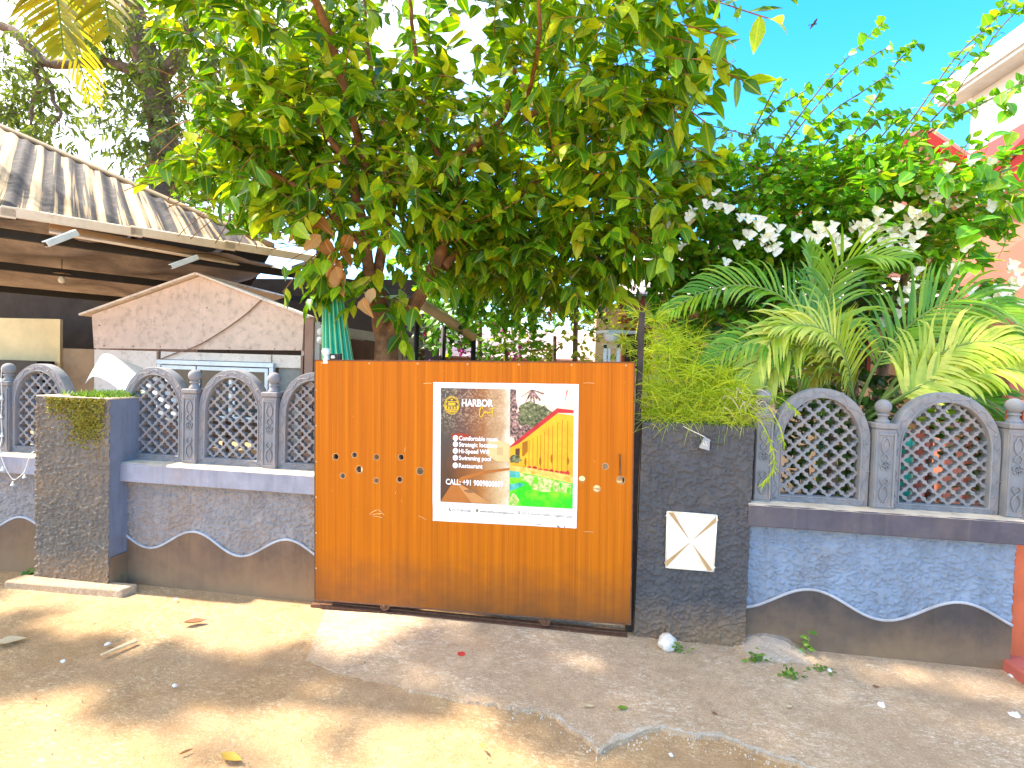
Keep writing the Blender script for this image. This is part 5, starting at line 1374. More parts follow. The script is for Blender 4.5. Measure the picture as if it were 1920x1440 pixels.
# ---- areca palm behind the right-hand wall
areca = thing('areca_palm', 'areca palm with arching fronds behind the right lattice panels', 'palm', (1.75, 3.75, 0))
ab = Vector((1.75,3.75,1.0))
for i, (dx, dy, h) in enumerate(((0,0,1.35),(.10,.06,1.25),(-.09,.05,1.3),(.02,-.08,1.2),(.25,.0,1.2))):
    limb([(1.75+dx,3.75+dy,0),(1.75+dx*1.2,3.75+dy,.6),(1.75+dx*1.5,3.75+dy,h)], [.035,.03,.022], 'cane', M['green_stem'], areca)
FR = [  # path (picture position, distance), leaflets, length, width, droop, material, leaflet angle
    ([(1540,790,3.7),(1548,660,3.75),(1556,560,3.75),(1575,500,3.7),(1625,478,3.6),(1690,485,3.5)], 34, .40, .020, .75, 'palm', 55),
    ([(1540,790,3.7),(1535,620,3.85),(1530,560,3.9),(1524,500,3.9),(1515,470,3.9)], 26, .32, .024, .3, 'palm', 38),
    ([(1560,780,3.7),(1530,640,3.7),(1470,560,3.65),(1390,535,3.6),(1310,552,3.5),(1248,590,3.45)], 36, .30, .020, .55, 'palm', 60),
    ([(1600,770,3.6),(1560,670,3.45),(1505,612,3.35),(1462,622,3.28),(1425,668,3.22),(1392,728,3.18)], 34, .30, .021, .45, 'palm_pale', 52),
    ([(1590,770,3.6),(1560,700,3.45),(1520,650,3.38),(1480,660,3.3),(1445,700,3.25),(1430,745,3.2)], 30, .28, .020, .5, 'palm_pale', 50),
    ([(1600,775,3.6),(1590,690,3.4),(1560,630,3.3),(1510,610,3.25),(1450,612,3.25)], 28, .30, .020, .7, 'palm_pale', 50),
    ([(1610,780,3.6),(1590,720,3.45),(1560,690,3.4),(1530,700,3.32),(1510,730,3.28)], 24, .22, .019, .5, 'palm_gold', 50),
    ([(1600,780,3.7),(1640,690,3.75),(1700,615,3.75),(1780,565,3.7),(1850,570,3.65),(1915,600,3.6)], 38, .40, .021, .60, 'palm', 60),
    ([(1640,770,3.75),(1690,700,3.8),(1750,665,3.8),(1820,648,3.75),(1900,652,3.7),(1960,670,3.65)], 36, .40, .021, .5, 'palm', 48),
    ([(1620,790,3.45),(1680,750,3.38),(1740,718,3.32),(1800,698,3.28),(1870,690,3.22),(1950,705,3.2)], 36, .26, .027, .75, 'palm_pale', 62),
    ([(1625,785,3.5),(1700,745,3.45),(1780,735,3.4),(1850,750,3.36),(1910,790,3.35)], 30, .30, .020, .5, 'palm', 45),
    ([(1580,790,3.7),(1500,700,3.75),(1420,650,3.7),(1350,650,3.6),(1310,690,3.55)], 30, .28, .017, .5, 'palm', 55),
    ([(1560,800,3.75),(1480,740,3.8),(1400,700,3.75),(1345,720,3.65)], 26, .26, .017, .5, 'palm_pale', 52),
    ([(1640,780,3.8),(1720,690,4.0),(1800,600,4.1),(1880,570,4.1)], 30, .38, .019, .5, 'palm', 50),
    ([(1590,775,3.55),(1520,690,3.4),(1440,640,3.3),(1370,650,3.22),(1320,690,3.18)], 32, .26, .018, .8, 'palm', 58),
    ([(1620,780,3.5),(1690,720,3.4),(1770,660,3.35),(1850,640,3.3),(1930,660,3.25)], 34, .30, .020, .85, 'palm_pale', 60),
    ([(1640,790,3.6),(1720,780,3.6),(1800,770,3.5),(1900,800,3.4)], 26, .26, .018, .55, 'palm', 50),
    ([(1560,800,3.6),(1540,760,3.5),(1500,740,3.45),(1470,760,3.4)], 20, .2, .016, .6, 'palm', 50),
]
for pts, nl, L_, w, dr, mm, ang in FR:
    frond('frond', [P(*q) if False else P(q[0], q[1], q[2]) for q in pts], nl, L_, w, dr, M[mm], areca, ang, .011, .28, Vector((0,-.8,.6)))

# ---- feathery plant on the slate pillar
fern = thing('feathery_plant', 'feathery yellow-green plant spilling over the slate pillar', 'plant', (.65, 3.25, 0))
mb = MB(); stems = MB()
def strand(p, d, L_, w, droop):
    q = Vector(p); d = Vector(d).normalized(); b = len(mb.v); sd_ = d.cross(Vector((rng.normal(),rng.normal()-.6,rng.normal()*.3)))
    sd_ = sd_.normalized() if sd_.length > 1e-4 else Vector((1,0,0)); ns_ = 4
    for j in range(ns_+1):
        ww = w*(1-.75*j/ns_); mb.v += [tuple(q-sd_*ww/2), tuple(q+sd_*ww/2)]
        q = q+d*L_/ns_; d = (d+Vector((0,0,-droop*.22))).normalized()
    mb.f += [(b+2*j, b+2*j+1, b+2*j+3, b+2*j+2) for j in range(ns_)]
heads = []
for i in range(75):
    px = rng.uniform(1205, 1400); top = 600+(px-1215)*.62+30*math.sin(px*.11) if px > 1230 else 625
    py = rng.uniform(top, 780); heads.append(P(px, py, rng.uniform(3.0, 3.5)))
for q in ((1228,600,3.2),(1290,660,3.15),(1310,690,3.1),(1262,640,3.2),(1200,595,3.3),(1250,700,3.1),(1350,700,3.1),(1225,660,3.2),(1170,640,3.4)): heads.append(P(*q))
for h in heads:
    h = Vector(h); base = Vector((.66+rng.normal(0,.12), 3.3, 1.1))
    stems.tube(catmull([base, base.lerp(h,.5)+Vector((0,-.02,.06)), h], 4), .0022, 4, False)
    for j in range(rng.randint(26, 40)):
        d = Vector(rdir()); d.z = d.z*.7+.35
        strand(h+Vector(rdir())*.004, d, rng.uniform(.11,.24), .0060, rng.uniform(.7,1.7))
for i in range(1500):                    # loose tangle
    px = 1206+200*rng.uniform()**1.25; py = 800-abs(rng.normal(0,62))*(1.15-.0035*(px-1206))
    p = P(px, py, rng.uniform(2.93, 3.35)); d = Vector((rng.normal(0,.7), -.2+rng.normal(0,.5), rng.normal(.1,.7)))
    strand(p, d, rng.uniform(.08,.2), .0036, rng.uniform(.5,1.5))
for i in range(150):                     # wisps falling over the front of the pillar and the next panel
    px = rng.uniform(1215, 1440); p = P(px, rng.uniform(765, 795), D-.04)
    strand(p, (rng.normal(.1,.5), -.5, rng.uniform(-.1,.4)), rng.uniform(.08,.17), .0034, 2.2)
obj('feathery_leaves', mb, M['fern'], fern, kind='stuff')
obj('stems', stems, M['green_stem'], fern)
for pts in (((1390,770,2.93),(1425,790,2.9),(1448,840,2.9),(1450,880,2.9),(1430,905,2.9)), ((1425,745,2.95),(1460,745,2.9),(1495,770,2.9)), ((1440,760,2.95),(1462,800,2.92),(1470,830,2.92))):
    q = catmull([P(*a) for a in pts], 6); mb = MB().tube(q, .0028, 5)
    o = obj('hanging_sprig', mb, M['fern'], fern, smooth=180)
    lvs = Leaves()
    for p in q[8:]:
        for _ in range(2): lvs.add(np.array(p), np.array([rng.normal(0,.6),-.2,-1.]), np.array([0,-1.,0]), rng.uniform(.03,.05))
    lvs.build([leaf_tpl(.08)], M['fern'], fern, 'sprig_leaf', 0, 'sprig_leaves')
# withered strands beside it
mb = MB()
for i in range(70):
    p = P(rng.uniform(1350,1440), rng.uniform(725,775), rng.uniform(2.95,3.1)); strand(p, (rng.normal(0,.6),-.4,rng.uniform(-.8,.2)), rng.uniform(.05,.11), .006, 2.)
obj('dry_strands', mb, mat('dry_straw', (.50,.42,.30), .2), fern, kind='stuff')

# ---- white-flowering bougainvillea
boug = thing('white_bougainvillea', 'bougainvillea mass with white flowers and long shoots against the sky', 'shrub', (2.2, 4.7, 0))
for k_, (x, y) in enumerate(((1.9,4.8),(2.3,4.7),(2.7,4.9))):
    limb([(2.2+.05*k_,4.7,0),(x*.5+1.1,4.75,1.2),(x,y,2.4),(x+.1,y,3.0)], [.06,.05,.03,.015], 'stem', M['bark_dark'], boug)
lv = Leaves(); tw = MB()
bl_ = [((1400,420),4.7,(.60,.5,.48),210),((1520,415),4.6,(.75,.5,.44),260),((1640,400),4.5,(.7,.5,.36),210),((1380,530),4.7,(.55,.4,.40),200),((1500,520),4.8,(.6,.4,.45),180),((1330,560),5.0,(.35,.3,.3),90),((1750,420),4.4,(.5,.4,.35),80),((1310,470),4.9,(.35,.4,.45),70),((1620,500),4.8,(.6,.4,.4),80),((1800,365),4.2,(.4,.35,.14),40),((1780,520),4.6,(.5,.4,.35),50),((1420,345),4.8,(.5,.4,.16),50),((1580,330),4.7,(.5,.4,.12),40)]
for c, y, r, n_ in bl_:
    for _ in range(n_):
        s_, q = in_blob(P_(c[0], c[1], y), r, .35)
        shoot(lv, tw, s_, unit(q+np.array([0,-.3,.4])+rng.normal(0,.4,3)), rng.uniform(.12,.28), rng.randint(5,9), .055, .10, .9, .35, -.3, .0025)
# long shoots
LS = [[(1445,300),(1490,230),(1560,140),(1655,42)],[(1460,290),(1530,200),(1600,130),(1670,85)],[(1410,250),(1440,190),(1462,150)],[(1415,250),(1460,200),(1520,165)],[(1590,270),(1640,190),(1680,120),(1722,80)],[(1500,270),(1560,210),(1620,170),(1680,130)],[(1660,290),(1720,210),(1790,110),(1860,40),(1910,-30)],[(1690,260),(1760,170),(1830,80),(1895,0)],[(1640,270),(1680,225),(1700,205)],[(1480,320),(1440,270),(1390,250),(1330,235)],[(1740,250),(1800,215),(1850,190),(1925,150)],[(1540,280),(1570,240),(1600,210)],[(1560,290),(1620,250),(1660,215),(1690,240)],[(1430,320),(1380,300),(1340,310),(1290,330)],[(1700,270),(1780,190),(1870,60),(1920,10)]]
for pts in LS:
    q = catmull([P(x, y, 4.3-.12*i) for i, (x, y) in enumerate(pts)], 8)
    o = obj('shoot', MB().tube(q, [.006*(1-.7*i/len(q))+.001 for i in range(len(q))], 5), M['bark_dark'], boug, smooth=180)
    for i in range(2, len(q)):
        t_ = np.array((q[i]-q[i-1]).normalized())
        for _ in range(2 if i > 3 else 1):
            if rng.uniform() < .14: continue
            sd_ = unit(np.cross(t_, rdir())); lv.add(np.array(q[i])+rng.normal(0,.008,3), unit(t_*.3+sd_+np.array([0,0,-.5*rng.uniform()])), rng.normal(0,.6,3)+np.array([0,-.4,1]), rng.uniform(.05,.105)*(1.15-.4*i/len(q)))
# near broad leaves at the right edge
for px, py, L_ in ((1905,250,.10),(1880,200,.09),(1900,345,.12),(1915,380,.12),(1860,330,.10),(1740,255,.09),(1830,310,.10),(1785,330,.10),(1700,330,.09),(1650,340,.10),(1890,560,.08),(1880,190,.08),(1830,430,.12),(1850,470,.11),(1815,500,.10)):
    for _ in range(3): lv.add(P_(px+rng.normal(0,12), py+rng.normal(0,10), 3.7), unit(np.array([rng.normal(0,.6),-.3,-.5+rng.normal(0,.4)])), np.array([rng.normal(0,.3),-.6,.8]), L_*1.2)
lv.build(TPLH, M['leaf_vine'], boug, 'leaf', 300, 'foliage')
obj('twigs', tw, M['twig'], boug, kind='stuff')
fl = Leaves()
def bloom(c, n_, sp):
    for _ in range(n_):
        p = c+rng.normal(0,1,3)*np.array([sp,sp*.5,sp])
        for j in range(3):
            a = j*2.09+rng.uniform(0,.5); fl.add(p, unit(np.array([math.cos(a),-.6,math.sin(a)])), np.array([0,-1.,.5])+rng.normal(0,.3,3), rng.uniform(.045,.06))
for px, py, n_, sp in ((1425,435,9,.075),(1408,455,6,.06),(1445,440,4,.05),(1480,440,1,.02),(1520,440,3,.05),(1555,425,6,.06),(1580,445,4,.05),(1600,420,4,.05),(1625,432,4,.05),(1655,425,9,.08),(1690,430,11,.08),(1665,465,4,.05),(1725,445,2,.03),(1645,400,2,.03),(1570,475,2,.03),(1465,480,1,.02),(1755,365,5,.07),(1785,385,6,.08),(1820,330,6,.07),(1850,340,5,.07),(1765,330,4,.06),(1780,500,3,.05),(1800,495,2,.03),(1890,520,5,.07),(1880,560,5,.07),(1905,540,4,.06),(1700,545,4,.06),(1680,570,4,.06),(1340,370,3,.05),(1360,400,2,.04),(1290,400,3,.06),(1270,440,2,.05)):
    bloom(P_(px, py, 4.02), n_, sp)
fl.build([leaf_tpl(.48,.10,.10,.12)], M['flower'], boug, 'flower', 300, 'blossom')

# hanging vine strands and the dark greenery under the tree
vine = thing('hanging_vine', 'dark creeper hanging from the tree over the middle of the gate', 'creeper', (-.9, 5.6, 0))
lv = Leaves(); tw = MB()
for i in range(70):
    px = rng.uniform(800, 1010); y = rng.uniform(5.2, 6.0); a = P(px, rng.uniform(430,520), y); ln = rng.uniform(.3,.95)
    q = [a+Vector((.02*math.sin(j*1.3), 0, -ln*j/10)) for j in range(11)]
    tw.tube(q, .004, 4, False)
    for p in q:
        for _ in range(4): lv.add(np.array(p)+rng.normal(0,.025,3), unit(np.array([rng.normal(0,.8),-.4,-.6])), np.array([0,-.5,.8])+rng.normal(0,.4,3), rng.uniform(.05,.09))
for i in range(10):
    px = rng.uniform(1225, 1250); a = P(px, 500, 4.6); q = [a+Vector((.02*math.sin(j), 0, -.045*j)) for j in range(11)]
    for p in q: lv.add(np.array(p), unit(np.array([rng.normal(0,.8),-.4,-.6])), np.array([0,-.5,.8])+rng.normal(0,.4,3), rng.uniform(.06,.09))
lv.build(TPLH, M['leaf_vine'], vine, 'leaf', 0, 'foliage'); obj('stems', tw, M['bark_dark'], vine, kind='stuff')

def shrub(name, label, c, r, n_, m_, L0, L1, tpl, group=None, flowers=0, stem=True, mfl=None, cat='shrub', shell=.3):
    c = Vector(c); t = thing(name, label, cat, (c.x, c.y, 0), group=group); lv = Leaves(); tw = MB()
    for _ in range(n_):
        s_, q = in_blob(c, r, shell)
        if s_[2] < .05: continue
        shoot(lv, tw, s_, unit(q+np.array([0,-.2,.4])+rng.normal(0,.4,3)), rng.uniform(.12,.3), rng.randint(5,8), L0, L1, .9, .3, -.2, .003)
    lv.build(tpl, m_, t, 'leaf', 0, 'crown')
    obj('twigs', tw, M['bark_dark'], t, kind='stuff')
    if stem: limb([(c.x,c.y,0),(c.x+.03,c.y,c.z*.5),(c.x,c.y,c.z)], [.05,.04,.02], 'trunk', M['bark_dark'], t)
    if flowers:
        fl = Leaves()
        for _ in range(flowers):
            s_, q = in_blob(c, r, .9)
            if q[1] > .2: continue
            for j in range(9): fl.add(s_+rng.normal(0,.035,3), unit(rng.normal(size=3)+np.array([0,-.6,0])), np.array([0,-1.,.3])+rng.normal(0,.4,3), rng.uniform(.04,.06))
        fl.build([leaf_tpl(.4,.2,.15,.1)], mfl, t, 'flower', 60, 'blossom')
    return t
shrub('flowering_bush', 'light green bush with purple flowers seen over the gate', P(1040,630,6.2), (.75,.5,.55), 150, leafmat('lime_leaf', [(0,(.12,.22,.03)),(.5,(.24,.36,.05)),(1,(.42,.50,.09))], .5,.4,.06,1.6), .05, .085, TPLH, flowers=16, mfl=M['purple'])
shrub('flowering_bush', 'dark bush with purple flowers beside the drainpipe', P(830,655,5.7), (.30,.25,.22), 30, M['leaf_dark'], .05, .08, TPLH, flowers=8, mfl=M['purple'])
shrub('garden_bush', 'bright low bush left of the purple flowers, over the gate', P(950,655,6.0), (.45,.4,.35), 80, M['leaf_vine'], .05, .09, TPLH)
shrub('garden_bush', 'dense dark bush behind the hanging creeper', P(900,560,6.6), (.8,.4,.7), 140, M['leaf_vine'], .06, .10, TPLH)
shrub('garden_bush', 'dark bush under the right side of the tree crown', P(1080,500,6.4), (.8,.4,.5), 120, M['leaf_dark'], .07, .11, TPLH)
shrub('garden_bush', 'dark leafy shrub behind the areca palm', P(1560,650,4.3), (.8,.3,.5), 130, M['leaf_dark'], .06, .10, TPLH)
shrub('garden_bush', 'low dark shrub behind the first right lattice panel', P(1510,850,3.6), (.45,.22,.35), 70, M['leaf_dark'], .05, .09, TPLH)
shrub('garden_bush', 'low dark shrub behind the far right lattice panel', P(1740,860,3.65), (.45,.2,.35), 55, M['leaf_dark'], .05, .09, TPLH)
shrub('garden_bush', 'green bush above the shed eave left of the tree', P(430,400,6.6), (.55,.5,.35), 80, M['leaf_vine'], .07, .12, TPL)
shrub('background_tree', 'light green tree in the distance between shed roof and crown', P(400,380,13), (2.2,1.5,1.2), 140, M['leaf_far'], .16, .26, TPL, cat='tree', group='trees in the distance')
shrub('background_tree', 'dark green tree behind the pale-roofed house', P(1330,430,12), (2.6,1.5,1.9), 200, M['leaf_dark'], .16, .26, TPL, cat='tree', group='trees in the distance')
shrub('background_tree', 'tree closing the view behind the outbuilding', P(960,560,13), (4.0,1.5,2.2), 260, M['leaf_vine'], .18, .28, TPL, cat='tree', group='trees in the distance')

# ---- moss and grass on the left pillar
mo = thing('moss', 'yellow moss and weeds growing on the left gate pillar', 'moss', (-3.2, D-.1, 1.2))
lv = Leaves()
for i in range(3200):
    a = rng.uniform(0,6.28); r = abs(rng.normal(0,1)); u = -3.13+.10*r*math.cos(a)*.9; z = 1.08+.085*r*math.sin(a)
    if i % 3 == 0: u = rng.uniform(-3.42,-3.0); z = 1.225-abs(rng.normal(0,.045))
    if z > 1.225 or u > -2.975: continue
    lv.add(np.array([u, D-.142, z]), unit(np.array([rng.normal(0,.6),-.6,rng.normal(0,.6)])), np.array([0,-1.,.4])+rng.normal(0,.5,3), rng.uniform(.009,.022))
lv.build([leaf_tpl(.3)], M['moss'], mo, 'leaf', 0, 'moss_cover')
lv = Leaves()
for i in range(700):
    u = -3.12+rng.normal(0,.10); y = rng.uniform(D-.12, D+.18)
    if u > -2.97 or u < -3.48: continue
    lv.add(np.array([u, y, 1.234]), unit(np.array([rng.normal(0,.6),rng.normal(0,.5)-.2,.8])), np.array([0,-1.,.4])+rng.normal(0,.5,3), rng.uniform(.02,.055))
lv.build([leaf_tpl(.12)], M['weed'], mo, 'leaf', 0, 'weed_cover')

# ---- weeds along the foot of the wall
def weed(px, py, n_, L0, L1, label, h=.05, z=None, x=None):
    c = P(px, py, z=.016)
    if c.y > D-.03: c.y = D-.03
    t = thing('weed', label, 'weed', c); lv = Leaves()
    for i in range(n_):
        q = np.array([c.x+rng.normal(0,.028), c.y+rng.normal(0,.014), c.z+abs(rng.normal(0,h*.5))])
        lv.add(q, unit(np.array([rng.normal(0,.8),-.3,rng.uniform(-.1,.9)])), np.array([0,-.6,.8])+rng.normal(0,.4,3), rng.uniform(L0,L1))
    lv.build([leaf_tpl(.28)], M['weed'], t, 'leaf', 0, 'leaves')
    obj('stem', MB().tube([(c.x,c.y,c.z-.005),(c.x+.01,c.y,c.z+h)], .0018, 4), M['green_stem'], t)
weed(1270,1222,26,.015,.035,'small weed beside the white stone')
weed(1415,1240,34,.015,.035,'small weed in front of the plastic sheet')
weed(1484,1270,34,.015,.035,'weed growing from the pavement right of the plastic sheet')
weed(1540,1256,20,.012,.03,'little weed at the pavement under the dark plinth', .02)
weed(1512,1228,14,.02,.045,'thin weed standing against the dark plinth', .10)
weed(1462,1222,8,.012,.025,'tiny weed behind the plastic sheet', .02)
weed(60,1080,26,.02,.05,'pale weed at the left foot of the mossy pillar', .05)
weed(222,1088,22,.02,.04,'dry weed in the corner right of the mossy pillar', .07)

# ---- litter, stones and fallen leaves
def rock(px, py, r, m_, name, label, cat, sq=.75, sd=0, group=None):
    c = P(px, py, z=.016); 
    if c.y > D-.07: c.y = D-.07
    bm = bmesh.new(); bmesh.ops.create_icosphere(bm, subdivisions=3, radius=r)
    for v_ in bm.verts:
        v_.co *= 1+.28*mnoise.noise(v_.co/r*1.2+Vector((sd,0,0)))+.12*mnoise.noise(v_.co/r*4+Vector((sd,3,0)))
        v_.co.z *= sq
    mb = MB(); mb.v = [tuple(v_.co+c+Vector((0,0,r*sq*.75))) for v_ in bm.verts]; mb.f = [tuple(v_.index for v_ in f_.verts) for f_ in bm.faces]; bm.free()
    return single(name, mb, m_, label, cat, group, smooth=40)
M['white_rock'] = mat('white_rubble', (.66,.60,.52), .2, 30, .95, .8, 50, .01, .1, (.35,.28,.2), 20, .3)
rock(1250,1216,.048,M['white_rock'],'stone','rough white stone at the foot of the slate pillar','stone',.95,4)
def leaflit(px, py, L_, a, m_, name, label, cat, curl=.35, w=.2):
    c = P(px, py, z=.014); c.z = .008 if c.x < -1.2 else .018
    v_, f_ = leaf_tpl(w, .25, 0, 0, .03); v_ = v_.copy(); v_[:,2] += curl*(v_[:,1]-.5)**2*1.2+.02
    ca_, sa_ = math.cos(a), math.sin(a); mb = MB()
    mb.v = [(c.x+L_*((p[1]-.5)*ca_-p[0]*sa_), c.y+L_*((p[1]-.5)*sa_+p[0]*ca_), c.z+L_*p[2]) for p in v_]; mb.f = f_
    return single(name, mb, m_, label, cat, smooth=180)
M['dry_brown'] = leafmat('brown_litter_leaf', [(0,(.22,.10,.05)),(1,(.30,.15,.08))], .15, .7, .03, 1)
M['dry_pale'] = leafmat('pale_litter_leaf', [(0,(.58,.46,.28)),(1,(.66,.55,.36))], .2, .7, .03, 1)
M['dry_gold'] = leafmat('golden_litter_leaf', [(0,(.50,.34,.06)),(1,(.56,.38,.08))], .2, .6, .03, 1)
leaflit(366,1167,.12,.5,M['dry_brown'],'fallen_leaf','curled brown leaf on the road left of the gate','leaf',.35)
leaflit(434,1423,.10,-.15,M['dry_gold'],'fallen_leaf','curled golden leaf at the bottom edge of the photo','leaf',.4)
leaflit(18,1204,.13,.8,M['dry_pale'],'fallen_leaf','pale dry leaf at the left border of the road','leaf',.2,.32)
leaflit(1168,1331,.05,.3,M['weed'],'fallen_leaf','small green leaf on the concrete right of centre','leaf',.4,.3)
leaflit(905,1404,.05,-.8,M['dry_gold'],'fallen_leaf','narrow yellow leaf near the bottom centre','leaf',.3,.12)
leaflit(1105,1328,.05,.2,M['dry_pale'],'fallen_leaf','pale leaf left of the small green leaf','leaf',.3,.2)
leaflit(1478,1268,.05,1.2,M['dry_gold'],'fallen_leaf','yellow leaf beside the weed on the pavement','leaf',.3,.25)
leaflit(1480,1328,.035,.6,M['dry_pale'],'fallen_leaf','small pale leaf in the middle of the right pavement','leaf',.3,.3)
leaflit(1643,1290,.035,.1,M['dry_brown'],'fallen_leaf','small brown leaf on the right pavement','leaf',.3,.3)
leaflit(350,1408,.05,.9,M['dry_brown'],'fallen_leaf','thin brown leaf above the bottom edge, left','leaf',.2,.1)
leaflit(1340,1340,.03,-.6,M['dry_brown'],'fallen_leaf','tiny reddish leaf on the concrete right of centre','leaf',.2,.15)
M['white_scrap'] = mat('white_scrap', (.72,.72,.74), .1, 20, .6, .2)
mb = MB(); a = P(190,1229,z=.02); b = P(256,1200,z=.02)
mb.obox(a, b, .022, .004); mb.v = [(x, y, z+.006*math.sin(i)) for i, (x, y, z) in enumerate(mb.v)]
single('paper_strip', mb, M['dry_pale'], 'long pale strip of bark lying on the road at left', 'strip')
def scrap(px, py, s_, label, sd):
    c = P(px, py, z=.016); c.z = .018; rr = np.random.RandomState(sd); k = 7; mb = MB()
    ring_ = [(c.x+s_*rr.uniform(.5,1)*math.cos(6.28*i/k), c.y+s_*rr.uniform(.5,1)*math.sin(6.28*i/k)) for i in range(k)]
    mb.v = [(x, y, c.z+rr.uniform(-.006,.004)) for x, y in ring_]+[(c.x, c.y, c.z+s_*.35)]+[(x*.5+c.x*.5, y*.5+c.y*.5, c.z+s_*rr.uniform(.15,.5)) for x, y in ring_]
    for i in range(k): j = (i+1) % k; mb.f += [(i,j,k+1+j,k+1+i), (k+1+i,k+1+j,k)]
    single('litter_scrap', mb, M['white_scrap'], label, 'scrap')
scrap(1652,1322,.026,'white crumpled scrap on the right pavement',1)
scrap(1555,1257,.02,'white scrap beside the little weed under the plinth',2)
scrap(1452,1211,.026,'pale blue-white scrap behind the plastic sheet',3)
scrap(326,1286,.014,'white scrap on the shaded road left of centre',4)
scrap(202,1208,.022,'crumpled pale scrap above the bark strip',5)
scrap(118,1240,.014,'thin white scrap in the shadow at left',6)
scrap(330,1124,.014,'white scrap near the wall foot left of the gate',7)
scrap(1900,1340,.03,'white scrap at the right border of the pavement',8)
scrap(1258,1416,.014,'white scrap below the broken concrete edge',9)
scrap(1895,1268,.022,'pale scrap beside the red step',10)
# small stones and grit strewn over road
mb = MB()
for i in range(900):
    x = rng.uniform(-3.9, 2.6); y = rng.uniform(1.4, 2.9) if i % 3 else 2.93-abs(rng.normal(0,.08)); r = rng.uniform(.001,.0032)*(1.6 if rng.uniform() < .06 else 1)
    q = [(x+r*rng.uniform(.6,1.3)*math.cos(a), y+r*rng.uniform(.6,1.3)*math.sin(a)) for a in (0,1.3,2.5,3.8,5)]; zz = .012 if x < -1.2 else .017
    zz = zz-.012 if x < -1.2 else zz
    mb.add([(a_, b_, zz-.008) for a_, b_ in q]+[(x+(a_-x)*.6, y+(b_-y)*.6, zz+r*.8) for a_, b_ in q], [(5,6,7,8,9)]+[(i_, (i_+1) % 5, (i_+1) % 5+5, i_+5) for i_ in range(5)])
tag(obj('grit', mb, mat('grit', (.36,.26,.17), .5, 9, .95)), 'small stones and grit strewn over the road', 'grit', kind='stuff')
# mound of earth with a clear plastic sheet at the foot of the right wall
c = P(1442,1232,z=.0)
mb = MB(); n1, n2 = 26, 14
for i in range(n1+1):
    for j in range(n2+1):
        u, v_ = i/n1*2-1, j/n2
        x = c.x+u*.19; y = D-.005-v_*.20
        h = .06*max(0,1-u*u)*(1-v_)**1.2+.012*mnoise.noise(Vector((x*25,y*25,0)))*max(0,1-u*u)
        mb.v.append((x, y, .010+h))
mb.f = [(i*(n2+1)+j, i*(n2+1)+j+1, (i+1)*(n2+1)+j+1, (i+1)*(n2+1)+j) for i in range(n1) for j in range(n2)]
single('earth_mound', mb, M['concrete'], 'small mound of rubble at the corner of slate pillar and wall', 'mound', smooth=180)
t_ = NT('clear_plastic'); bs = t_.bsdf((.75,.74,.72), .22, .6); bs.inputs['Alpha'].default_value = .16; M['plastic'] = t_.m
mb = MB(); n1, n2 = 34, 16
for i in range(n1+1):
    for j in range(n2+1):
        u, v_ = i/n1*2-1, j/n2
        x = c.x+.02+u*.155+.012*mnoise.noise(Vector((u*3,v_*3,1))); y = D-.012-v_*.165+.01*mnoise.noise(Vector((u*3,v_*2,4)))
        h = .064*max(0,1-(u*.86)**2)*(1-v_)**1.1+.016*abs(mnoise.noise(Vector((u*5+v_*2,v_*4,2))))+.010*abs(mnoise.noise(Vector((u*13,v_*9+u*4,2))))
        mb.v.append((x, y, .022+h))
mb.f = [(i*(n2+1)+j, i*(n2+1)+j+1, (i+1)*(n2+1)+j+1, (i+1)*(n2+1)+j) for i in range(n1) for j in range(n2)]
single('plastic_sheet', mb, M['plastic'], 'crumpled clear plastic sheet at the foot of the blue wall', 'plastic sheet', smooth=180)
# red paint splash on the concrete
c = P(865,1226,z=.0165)
mb = MB(); k = 22; rr = np.random.RandomState(5)
mb.v = [(c.x+(.016+.012*rr.uniform())*math.cos(6.28*i/k), c.y+(.016+.012*rr.uniform())*math.sin(6.28*i/k), .0175) for i in range(k)]; mb.f = [tuple(range(k))]
single('paint_spot', mb, mat('red_splash', (.55,.05,.035), .2, 60), 'small red splash on the concrete before the gate', 'splash')
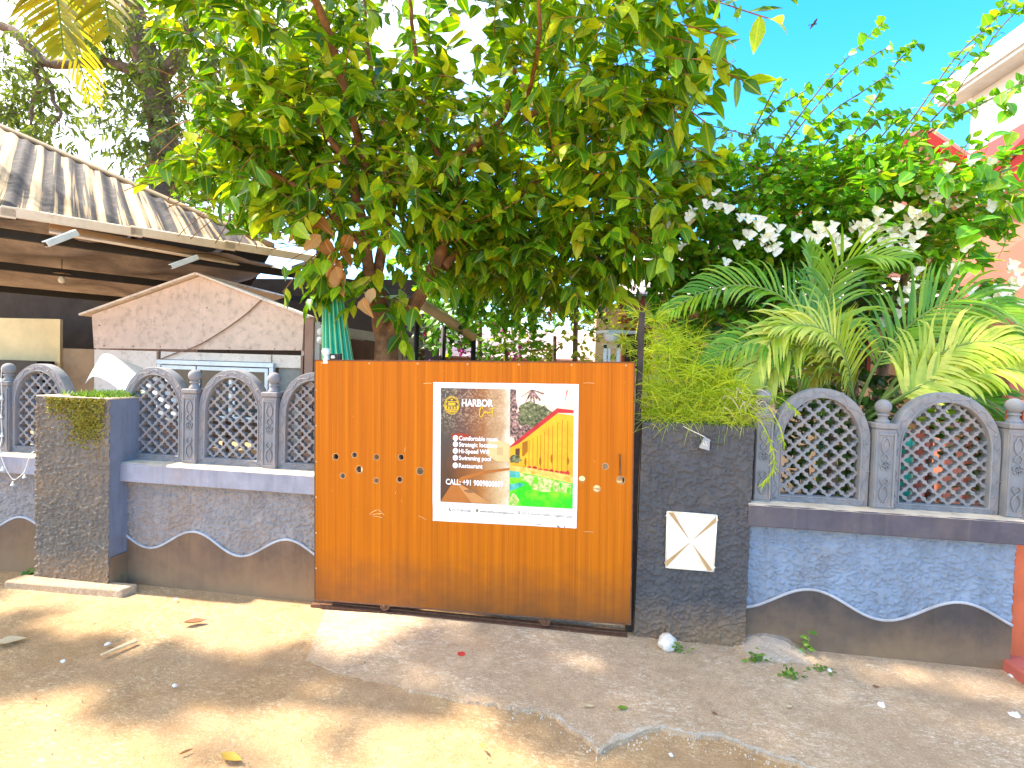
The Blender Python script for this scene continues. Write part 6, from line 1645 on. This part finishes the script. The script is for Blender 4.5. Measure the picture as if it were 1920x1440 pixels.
# cyan bags glimpsed through the far right panel
M['teal'] = mat('teal_plastic', (.02,.42,.36), .15, 6, .4); M['pinkred'] = mat('rose_cloth', (.60,.16,.13), .15, 6, .7)
def bag(px, py, y, s_, m_, label, sd):
    c = P(px, py, y); bm = bmesh.new(); bmesh.ops.create_icosphere(bm, subdivisions=3, radius=s_)
    for v_ in bm.verts:
        v_.co *= 1+.3*mnoise.noise(v_.co/s_*1.5+Vector((sd,0,0))); v_.co.z *= 1.5
    mb = MB(); mb.v = [tuple(v_.co+c) for v_ in bm.verts]; mb.f = [tuple(v_.index for v_ in f_.verts) for f_ in bm.faces]; bm.free()
    t = thing('garden_sack', label, 'sack', (c.x, c.y, 0))
    obj('sack_body', mb, m_, t, smooth=60)
    obj('sack_foot', MB().lathe((c.x,c.y,0), [(s_*.9,0),(s_,c.z*.4),(s_*.8,c.z)], 12), m_, t, smooth=60)
bag(1697,830,3.5,.055,M['teal'],'teal plastic sack seen through the far right lattice panel',1)
bag(1718,830,3.6,.06,M['pinkred'],'rose-red cloth sack seen through the far right lattice panel',2)
# bird high in the sky
c = P(1525,46,42)
t = thing('bird', 'dark bird gliding in the blue sky', 'bird', c)
mb = MB().tube(catmull([(-.22,0,-.03),(-.1,0,0),(.08,0,.02),(.2,0,.03),(.26,0,.02)], 4), [.01,.03,.04,.05,.06,.065,.06,.06,.055,.05,.045,.05,.05,.04,.03,.02,.01], 8)
obj('body', mb, M['black_steel'], t, smooth=180, local=True)
for sg in (-1, 1):
    mb = MB(); mb.v = [(.10,.03*sg,.03),(-.06,.03*sg,.02),(.14,.28*sg,.10),(-.06,.28*sg,.08),(.04,.62*sg,.06),(-.02,.60*sg,.05),(.10,.03*sg,.015),(-.06,.03*sg,.01),(.14,.28*sg,.085),(-.06,.28*sg,.07)]
    mb.f = [(0,1,3,2),(2,3,5,4),(6,8,9,7),(8,4,5,9),(0,2,8,6),(2,4,8),(1,7,9,3),(3,9,5)]
    obj('wing', mb, M['black_steel'], t, smooth=60, local=True)
obj('tail', MB().add([(-.20,-.03,-.025),(-.20,.03,-.025),(-.36,.07,-.04),(-.36,-.07,-.04),(-.2,0,-.035)], [(0,1,2,3),(0,4,1),(1,4,2),(4,3,2),(0,3,4)]), M['black_steel'], t, local=True)
